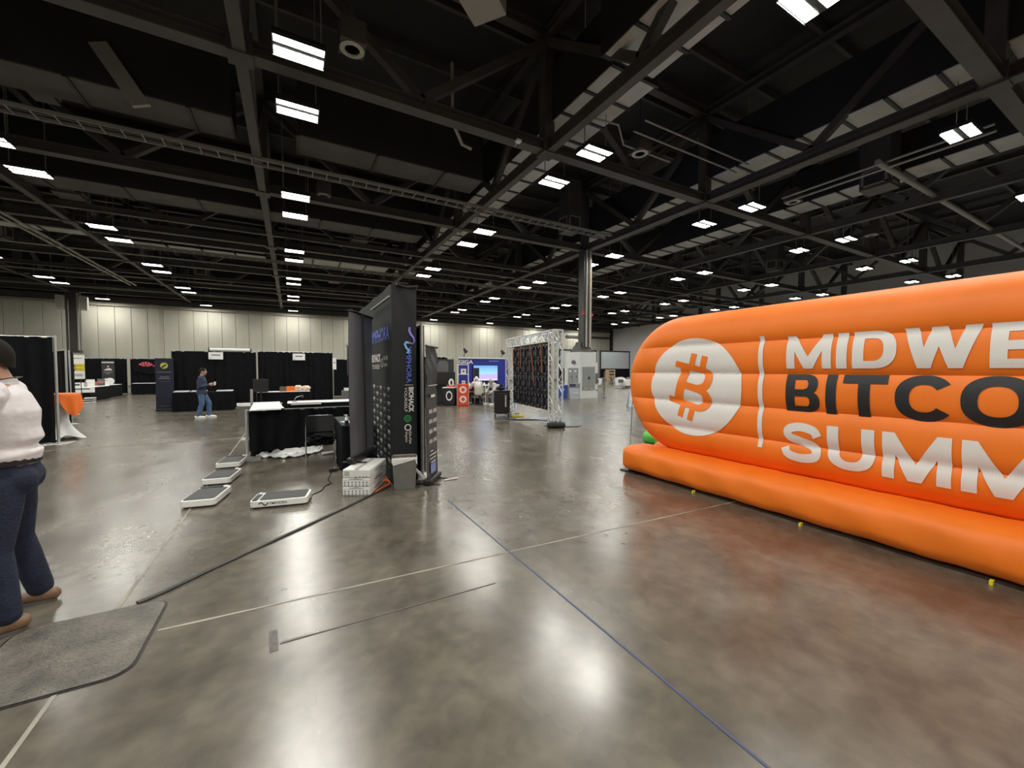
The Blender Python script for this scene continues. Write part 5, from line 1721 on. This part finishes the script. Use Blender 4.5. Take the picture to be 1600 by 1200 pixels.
for k, (x, y) in enumerate(tspots):
    if tproto is None:
        tproto = thing('banquet_table', '', 'table')
        MB().cyl((0, 0, 0.71), (0, 0, 0.74), 0.86, 28).build('tabletop', M_cloth, tproto)
        MB().grid(lambda u, v: ((0.88 + 0.05 * (1 - v) * math.sin(u * 2 * math.pi * 14)) * math.cos(2 * math.pi * u), (0.88 + 0.05 * (1 - v) * math.sin(u * 2 * math.pi * 14)) * math.sin(2 * math.pi * u), 0.25 + 0.5 * v), 84, 3, True).build('tablecloth', M_cloth, tproto, smooth=180)
        MB().cyl((0, 0, 0), (0, 0, 0.72), 0.05, 10).build('pedestal', M_greyd, tproto)
        MB().box((0, 0, 0.02), (0.8, 0.08, 0.04)).box((0, 0, 0.02), (0.08, 0.8, 0.04)).build('foot', M_greyd, tproto)
        o = tproto
    else:
        o = copy_tree(tproto)
    o.location = (x, y, 0)
    o['label'] = 'round white clothed table in the far banquet area, %s' % names[k]
    o['group'] = 'round tables in the far banquet area'
cproto = None
for k, (x, y) in enumerate(tspots):
    for q in range(4):
        a = q * math.pi / 2 + 0.5 + k * 0.3
        lab = 'grey chair on the %s side of the round table %s' % (['right', 'far', 'left', 'near'][int(((math.degrees(a) + 29 + 45) % 360) // 90)], names[k])
        if cproto is None:
            cproto = chair(lab, (0, 0, 0), 0, mat('grey_chair_shell', (0.11, 0.11, 0.115), 0.5), M_alu, 'grey chairs at the table %s' % names[k], 'banquet_chair')
            o = cproto
        else:
            o = copy_tree(cproto)
        o.location = (x + 1.18 * math.cos(a), y + 1.18 * math.sin(a), 0)
        o.rotation_euler = (0, 0, a + math.pi / 2)
        o['label'] = lab
        o['group'] = 'grey chairs at the table %s' % names[k]
af = thing('floor_sign', 'white folding floor sign left of the orange inflatable', 'floor sign', (13.35, 12.95, 0), math.radians(-20))
for s in (-1, 1):
    MB().add([(-0.22, s * 0.16, 0), (0.22, s * 0.16, 0), (0.1, s * 0.02, 0.8), (-0.1, s * 0.02, 0.8), (-0.22, s * 0.16 + 0.02, 0), (0.22, s * 0.16 + 0.02, 0), (0.1, s * 0.02 + 0.02, 0.8), (-0.1, s * 0.02 + 0.02, 0.8)],
             [(0, 1, 2, 3), (7, 6, 5, 4), (0, 4, 5, 1), (1, 5, 6, 2), (2, 6, 7, 3), (3, 7, 4, 0)]).build('leaf', mat('translucent_white_plastic', (0.55, 0.55, 0.54), 0.4), af)
MB().box((0, -0.1, 0.35), (0.2, 0.012, 0.16)).build('print_panel', M_white, af)


# ================================================================ PEOPLE
def remesh(mb_list, name, material, parent, vox, smooth=4):
    vs, fs = [], []
    mb = MB()
    for m in mb_list:
        mb.add(m.v, m.f)
    me = bpy.data.meshes.new(name)
    me.from_pydata(mb.v, [], mb.f)
    bm = bmesh.new()
    bm.from_mesh(me)
    bmesh.ops.recalc_face_normals(bm, faces=bm.faces[:])
    bm.to_mesh(me)
    bm.free()
    tmp = bpy.data.objects.new(name, me)
    COL.objects.link(tmp)
    r = tmp.modifiers.new('fuse', 'REMESH')
    r.mode = 'VOXEL'
    r.voxel_size = vox
    s = tmp.modifiers.new('relax', 'SMOOTH')
    s.factor = 0.5
    s.iterations = smooth
    bpy.context.view_layer.update()
    out = bpy.data.meshes.new_from_object(tmp.evaluated_get(bpy.context.evaluated_depsgraph_get()))
    bpy.data.objects.remove(tmp)
    out.name = name
    out.materials.clear()
    out.materials.append(material)
    out.polygons.foreach_set('use_smooth', [True] * len(out.polygons))
    o = bpy.data.objects.new(name, out)
    COL.objects.link(o)
    o.parent = parent
    return o


def limb(pts, side=(1, 0, 0), n=14):
    """tapering rounded limb: pts are (x, y, z, r) or (x, y, z, ra, rb)"""
    P = [Vector(p[:3]) for p in pts]
    R = [(p[3], p[4] if len(p) > 4 else p[3]) for p in pts]
    d0 = (P[0] - P[1]).normalized()
    d1 = (P[-1] - P[-2]).normalized()
    r0, r1 = min(R[0]), min(R[-1])
    PP = [P[0] + d0 * r0 * 0.8, P[0] + d0 * r0 * 0.45] + P + [P[-1] + d1 * r1 * 0.45, P[-1] + d1 * r1 * 0.8]
    RR = [(R[0][0] * 0.45, R[0][1] * 0.45), (R[0][0] * 0.85, R[0][1] * 0.85)] + R + [(R[-1][0] * 0.85, R[-1][1] * 0.85), (R[-1][0] * 0.45, R[-1][1] * 0.45)]
    return MB().tube(PP, RR, n, side=side)


def lerp(a, b, t):
    return Vector(a) * (1 - t) + Vector(b) * t


def person(label, loc, rz, J, vox=0.012, sleeve='short', shirt=None, pants=None, shoes=None, hair=M_hair, hairlen=0.0, cap=None, build=1.0, group=None):
    """J: joints in local space, the person faces +y; x is to the person's right"""
    t = thing('person', label, 'person', loc, rz)
    k = build
    hp, ch, nk, hd = (Vector(J[q]) for q in ('pelvis', 'chest', 'neck', 'head'))
    wa = lerp(hp, ch, 0.42) + Vector(J.get('waist_shift', (0, 0, 0)))
    torso_pts = [(*hp, .165 * k, .115 * k), (*wa, .150 * k, .105 * k), (*lerp(wa, ch, .55), .168 * k, .118 * k), (*ch, .178 * k, .118 * k), (*lerp(ch, nk, .55), .150 * k, .085 * k), (*nk, .062, .058)]
    body = [limb(torso_pts)]
    head = MB()
    f = Vector(J.get('look', (0, 1, 0))).normalized()
    rt = f.cross(Vector((0, 0, 1))).normalized()
    up = rt.cross(f).normalized()
    hs = 1.0
    prof = [(-.118, .012, .020, .055), (-.108, .034, .040, .045), (-.085, .052, .066, .026), (-.05, .063, .082, .012), (-.01, .071, .092, .003), (.03, .075, .097, -.003), (.07, .071, .092, -.006), (.095, .056, .074, -.008), (.112, .034, .045, -.010), (.118, .010, .012, -.010)]
    o = 0
    for z, rx, ry, oy in prof:
        for q in range(18):
            a = 2 * math.pi * q / 18
            head.v.append(tuple(hd + up * z * hs + rt * (rx * hs * math.cos(a)) + f * ((oy + ry * math.sin(a)) * hs)))
    for i in range(len(prof) - 1):
        for q in range(18):
            q2 = (q + 1) % 18
            head.f.append((i * 18 + q, i * 18 + q2, (i + 1) * 18 + q2, (i + 1) * 18 + q))
    head.f += [tuple(range(17, -1, -1)), tuple((len(prof) - 1) * 18 + q for q in range(18))]
    body += [head, limb([(*(nk - up * 0.03), .064), (*(hd - up * .07 - f * .012), .056)])]
    # nose, ears, lips, brow
    body.append(limb([(*(hd + f * .093 + up * .012), .009), (*(hd + f * .112 - up * .022), .014)], n=8))
    for s in (-1, 1):
        body.append(MB().ball(hd + rt * (s * .078) - f * .008 + up * -.002, (.016, .026, .032), 8, 6))
    body.append(limb([(*(hd + f * .088 - up * .058 - rt * .02), .008), (*(hd + f * .088 - up * .058 + rt * .02), .008)], n=6))
    sh_parts, pt_parts = [], []
    for s, S_ in ((-1, 'L'), (1, 'R')):
        sd, el, wr, hn = (Vector(J[q + S_]) for q in ('shoulder', 'elbow', 'wrist', 'hand'))
        body.append(limb([(*sd, .056 * k), (*lerp(sd, el, .45), .048 * k), (*el, .041), (*lerp(el, wr, .3), .041), (*wr, .027)]))
        # hand: palm, four unequal curled fingers and a thumb
        d = (hn - wr).normalized()
        pn = Vector(J.get('palm' + S_, (-s, 0, 0)))           # palm normal
        pn = (pn - d * pn.dot(d)).normalized()
        ac = d.cross(pn)                                       # across the knuckles
        if ac.dot(f) < 0:
            ac = -ac
        kn = wr + d * .088
        body.append(limb([(*(wr - d * .01), .030, .021), (*(wr + d * .045), .041, .016), (*kn, .040, .014)], side=ac))
        curl = J.get('curl' + S_, 0.5)
        for q, ln in enumerate((.070, .078, .072, .056)):
            b0 = kn + ac * (.030 - .020 * q)
            d1 = (d + pn * curl * .5).normalized()
            d2 = (d + pn * curl * 1.6).normalized()
            p1 = b0 + d1 * ln * .5
            body.append(limb([(*b0, .0095), (*p1, .009), (*(p1 + d2 * ln * .5), .0075)], n=8))
        tb0 = wr + d * .028 + ac * .030
        tm = tb0 + (d * .6 + ac * .7 + pn * .25).normalized() * .038
        body.append(limb([(*tb0, .014), (*tm, .011), (*(tm + (d + pn * .6 + ac * .1).normalized() * .032), .009)], n=8))
        # sleeve
        g = .016
        if sleeve == 'short':
            m = lerp(sd, el, .74)
            sh_parts.append(limb([(*lerp(sd, nk, .25), .062 * k + g), (*sd, .062 * k + g), (*lerp(sd, el, .4), .060 * k + g), (*m, .062 * k + g)]))
        else:
            sh_parts.append(limb([(*lerp(sd, nk, .25), .060 * k + g), (*sd, .062 * k + g), (*lerp(sd, el, .5), .054 * k + g), (*el, .05 + g), (*lerp(el, wr, .5), .044 + g), (*lerp(el, wr, .93), .034 + g)]))
        hj, kn_, an, to = (Vector(J[q + S_]) for q in ('hip', 'knee', 'ankle', 'toe'))
        body.append(limb([(*hj, .088 * k), (*lerp(hj, kn_, .4), .080 * k), (*kn_, .056), (*lerp(kn_, an, .3), .056), (*an, .036)]))
        fd = (to - an)
        fd.z = 0
        fd.normalize()
        sole = Vector((an.x, an.y, J.get('floor', 0.0)))
        body.append(limb([(*(sole - fd * .05 + Vector((0, 0, .05))), .036, .04), (*(sole + fd * .06 + Vector((0, 0, .045))), .040, .035), (*(sole + fd * .15 + Vector((0, 0, .03))), .040, .022)], side=fd.cross(Vector((0, 0, 1)))))
        pt_parts.append(limb([(*hj, .098 * k), (*lerp(hj, kn_, .4), .095 * k), (*kn_, .078), (*lerp(kn_, an, .35), .076), (*lerp(kn_, an, .95), .068)]))
        side = fd.cross(Vector((0, 0, 1)))
        sz = Vector((0, 0, 1))
        shm = limb([(*(sole - fd * .065 + sz * .050), .040, .044), (*(sole + fd * .0 + sz * .052), .044, .048), (*(sole + fd * .09 + sz * .044), .048, .038), (*(sole + fd * .17 + sz * .036), .044, .030), (*(sole + fd * .205 + sz * .030), .030, .024)], side=side)
        shm.v = [(x, y, max(z, sole.z + .004)) for x, y, z in shm.v]
        so = remesh([shm], 'shoe', shoes, t, vox, 2)
        sl = MB()
        for zz in (sole.z + .001, sole.z + .020):
            for q in range(20):
                a = 2 * math.pi * q / 20
                p = sole + fd * (.07 + .15 * math.cos(a)) + side * (.046 * math.sin(a)) 
                sl.v.append((p.x, p.y, zz))
        sl.f = [(q, (q + 1) % 20, 20 + (q + 1) % 20, 20 + q) for q in range(20)] + [tuple(range(19, -1, -1)), tuple(range(20, 40))]
        sl.build('sole', J.get('solemat', M_greyd), so)
    remesh(body, 'body', M_skin, t, min(vox, .009), 3)
    g = .022
    tp = [(p[0], p[1], p[2], p[3] + g, p[4] + g) for p in torso_pts]
    top_end = lerp(nk, ch, .12)
    if J.get('shirt_low') is not None:
        lowp = Vector(J['shirt_low'])
        tp[0] = (*lowp, .176 * k + g, .130 * k + g)
    tp[-1] = (*top_end, .075, .072)
    belly = J.get('belly')
    if belly:
        tp.insert(2, (*(lerp(wa, ch, .25) + Vector(belly[:3])), *belly[3:]))
    so_ = remesh([limb(tp, n=20)] + sh_parts, 'shirt', shirt, t, vox, 3)
    MB().tube([top_end + up * 0.0, top_end + up * .035], [(.078, .074), (.070, .068)], 20, cap=False).build('collar', J.get('collarmat', shirt), so_, smooth=60)
    hip = limb([(*(hp + Vector((0, 0, .06)) * 1), .178 * k, .128 * k), (*hp, .182 * k, .135 * k), (*lerp(hp, (Vector(J['hipL']) + Vector(J['hipR'])) / 2, .9), .180 * k, .138 * k)])
    seat_pt = J.get('seat')
    ex = []
    if seat_pt:
        for s in (-1, 1):
            ex.append(MB().ball(Vector(seat_pt) + Vector((s * .085, 0, 0)), (.10, .095, .11), 12, 8))
    pp_ = remesh([hip] + ex + pt_parts, 'trousers', pants, t, vox, 3)
    MB().tube([hp + Vector((0, 0, .055)), hp + Vector((0, 0, .092))], [(.187 * k, .139 * k)] * 2, 24, cap=False, side=(1, 0, 0)).build('belt', M_black, pp_, smooth=60)
    # hair or cap
    hm = MB()
    lo = -.045 - hairlen

    def hf(u, v):
        a = 2 * math.pi * u
        back = 0.5 - 0.5 * math.sin(a)
        z = (.045 + (lo - .045) * back) * (1 - v) + .128 * v
        w = math.sqrt(max(0, 1 - (max(z, 0) / .13) ** 2)) if z > 0 else 1 - 0.12 * (z / lo if lo else 0)
        return hd + up * z + rt * (.086 * w * math.cos(a)) + f * ((-.010 + .109 * w * math.sin(a)))
    ho = hm.grid(hf, 28, 10, True)
    ho.build('hair' if not cap else 'cap', cap or hair, t, smooth=180)
    if cap:
        MB().grid(lambda u, v: hd + up * (.045 - .012 * v) + f * (.085 + .075 * v * math.sin(math.pi * (0.1 + .8 * u))) + rt * ((u - .5) * .13), 10, 5).build('cap_peak', cap, t, smooth=180)
    for s in (-1, 1):
        MB().ball(hd + f * .086 + up * .012 + rt * (s * .030), .011, 8, 6).build('eye', M_white, t, smooth=180)
        MB().ball(hd + f * .095 + up * .012 + rt * (s * .030), .005, 6, 5).build('iris', M_black, t, smooth=180)
    return t


# man at the left edge: back to us, facing away to the left, arms bent in front
JA = dict(pelvis=(0, 0.02, 0.99), chest=(0, 0.015, 1.38), neck=(0, 0.03, 1.575), head=(0.0, 0.085, 1.735), look=(0.0, 1, -0.12),
          shoulderL=(-0.21, 0.04, 1.49), elbowL=(-0.27, 0.17, 1.19), wristL=(-0.2, 0.38, 1.12), handL=(-0.16, 0.46, 1.14),
          shoulderR=(0.21, 0.04, 1.49), elbowR=(0.27, 0.17, 1.19), wristR=(0.2, 0.38, 1.12), handR=(0.15, 0.45, 1.14),
          hipL=(-0.10, 0.02, 0.93), kneeL=(-0.15, 0.05, 0.51), ankleL=(-0.19, 0.0, 0.09), toeL=(-0.23, 0.2, 0),
          hipR=(0.10, 0.02, 0.93), kneeR=(0.16, 0.03, 0.51), ankleR=(0.20, -0.06, 0.09), toeR=(0.26, 0.14, 0),
          seat=(0, -0.035, 0.94), shirt_low=(0, 0.02, 1.10), belly=(0, -0.005, 0, .19, .165), collarmat=M_white, waist_shift=(0, 0.01, 0))
pa = person('man in white polo shirt and dark jeans at the left edge, back turned', (-1.61, 3.84, 0), math.radians(99), JA, 0.011, 'short', M_shirt, M_jean, M_shoe, hairlen=0.04, build=1.06)
MB().tube([(0.083 * math.cos(a), 0.03 + 0.080 * math.sin(a), 1.585 - 0.02 * math.sin(a)) for a in [math.pi * (1 + q / 12) for q in range(13)]], [(0.004, 0.010)] * 13, 6).build('lanyard', M_black, pa)
# man in navy with a white cup, walking to the right
JB = dict(pelvis=(0, 0, 0.92), chest=(0, 0.01, 1.27), neck=(0, 0.02, 1.44), head=(0, 0.05, 1.595), look=(0, 1, -0.05),
          shoulderL=(-0.19, 0.01, 1.37), elbowL=(-0.22, 0.03, 1.09), wristL=(-0.13, 0.25, 1.13), handL=(-0.08, 0.33, 1.16),
          shoulderR=(0.19, 0.01, 1.37), elbowR=(0.23, -0.01, 1.08), wristR=(0.10, 0.22, 1.14), handR=(0.05, 0.30, 1.18),
          hipL=(-0.09, 0, 0.88), kneeL=(-0.10, 0.18, 0.50), ankleL=(-0.10, 0.17, 0.09), toeL=(-0.1, 0.4, 0),
          hipR=(0.09, 0, 0.88), kneeR=(0.10, 0.02, 0.49), ankleR=(0.10, -0.10, 0.09), toeR=(0.12, 0.2, 0), shirt_low=(0, 0, 0.86), palmL=(1, 0, 0), palmR=(-1, 0, 0), curlL=0.9, curlR=0.9, solemat=M_white)
person('man in navy jacket and blue jeans holding a white cup before the booth', (-2.72, 17.08, 0), math.radians(-92), JB, 0.012, 'long', M_navyj, M_jean2, M_whitepl, build=0.98)
cu = thing('paper_cup', 'white paper cup held by the man in navy', 'cup', (-2.72 + 0.37, 17.08 + 0.0, 1.12))
MB().lathe([(0.026, 0), (0.036, 0.10), (0.038, 0.103)], n=16).build('cup_body', M_paper, cu, smooth=40)
MB().lathe([(0.039, 0.10), (0.039, 0.112), (0.02, 0.116)], n=16).build('lid', M_white, cu, smooth=40)
# seated man in white, back to us
JC = dict(pelvis=(0, -0.02, 0.53), chest=(0, 0.05, 0.90), neck=(0, 0.10, 1.08), head=(0, 0.16, 1.20), look=(0, 1, -0.35),
          shoulderL=(-0.20, 0.08, 1.01), elbowL=(-0.30, 0.22, 0.76), wristL=(-0.20, 0.45, 0.80), handL=(-0.14, 0.54, 0.83),
          shoulderR=(0.20, 0.08, 1.01), elbowR=(0.32, 0.20, 0.76), wristR=(0.36, 0.42, 0.72), handR=(0.37, 0.51, 0.73),
          hipL=(-0.10, 0.02, 0.51), kneeL=(-0.17, 0.42, 0.50), ankleL=(-0.2, 0.40, 0.09), toeL=(-0.22, 0.6, 0),
          hipR=(0.10, 0.02, 0.51), kneeR=(0.2, 0.40, 0.50), ankleR=(0.36, 0.18, 0.09), toeR=(0.42, 0.4, 0), shirt_low=(0, -0.02, 0.52), palmL=(1, 0, 0), palmR=(-1, 0, 0), solemat=M_white)
M_wsh = mat('white_shirt_cotton', (0.72, 0.70, 0.66), 0.8)
person('seated man in white shirt and white cap, back turned, at the blue wall', (7.80, 17.45, 0.012), 0.0, JC, 0.013, 'long', M_wsh, M_black, M_whitepl, cap=M_paper)
JD = dict(JC)
JD.update(chest=(0, 0.16, 0.86), neck=(0, 0.27, 1.0), head=(0, 0.36, 1.09), look=(0, 1, -0.5), shoulderL=(-0.19, 0.22, 0.95), shoulderR=(0.19, 0.22, 0.95),
          elbowL=(-0.26, 0.36, 0.70), wristL=(-0.16, 0.52, 0.56), handL=(-0.13, 0.6, 0.53), elbowR=(0.26, 0.36, 0.70), wristR=(0.16, 0.52, 0.56), handR=(0.13, 0.6, 0.53), ankleR=(0.2, 0.40, 0.09), toeR=(0.22, 0.6, 0))
person('person in pale grey clothes leaning forward on a chair behind the black case', (8.62, 17.05, 0), math.radians(100), JD, 0.013, 'long', mat('pale_grey_knit', (0.5, 0.5, 0.5), 0.8), mat('grey_trousers', (0.16, 0.16, 0.17), 0.8), M_whitepl, hair=mat('grey_hair', (0.35, 0.34, 0.33), 0.7))
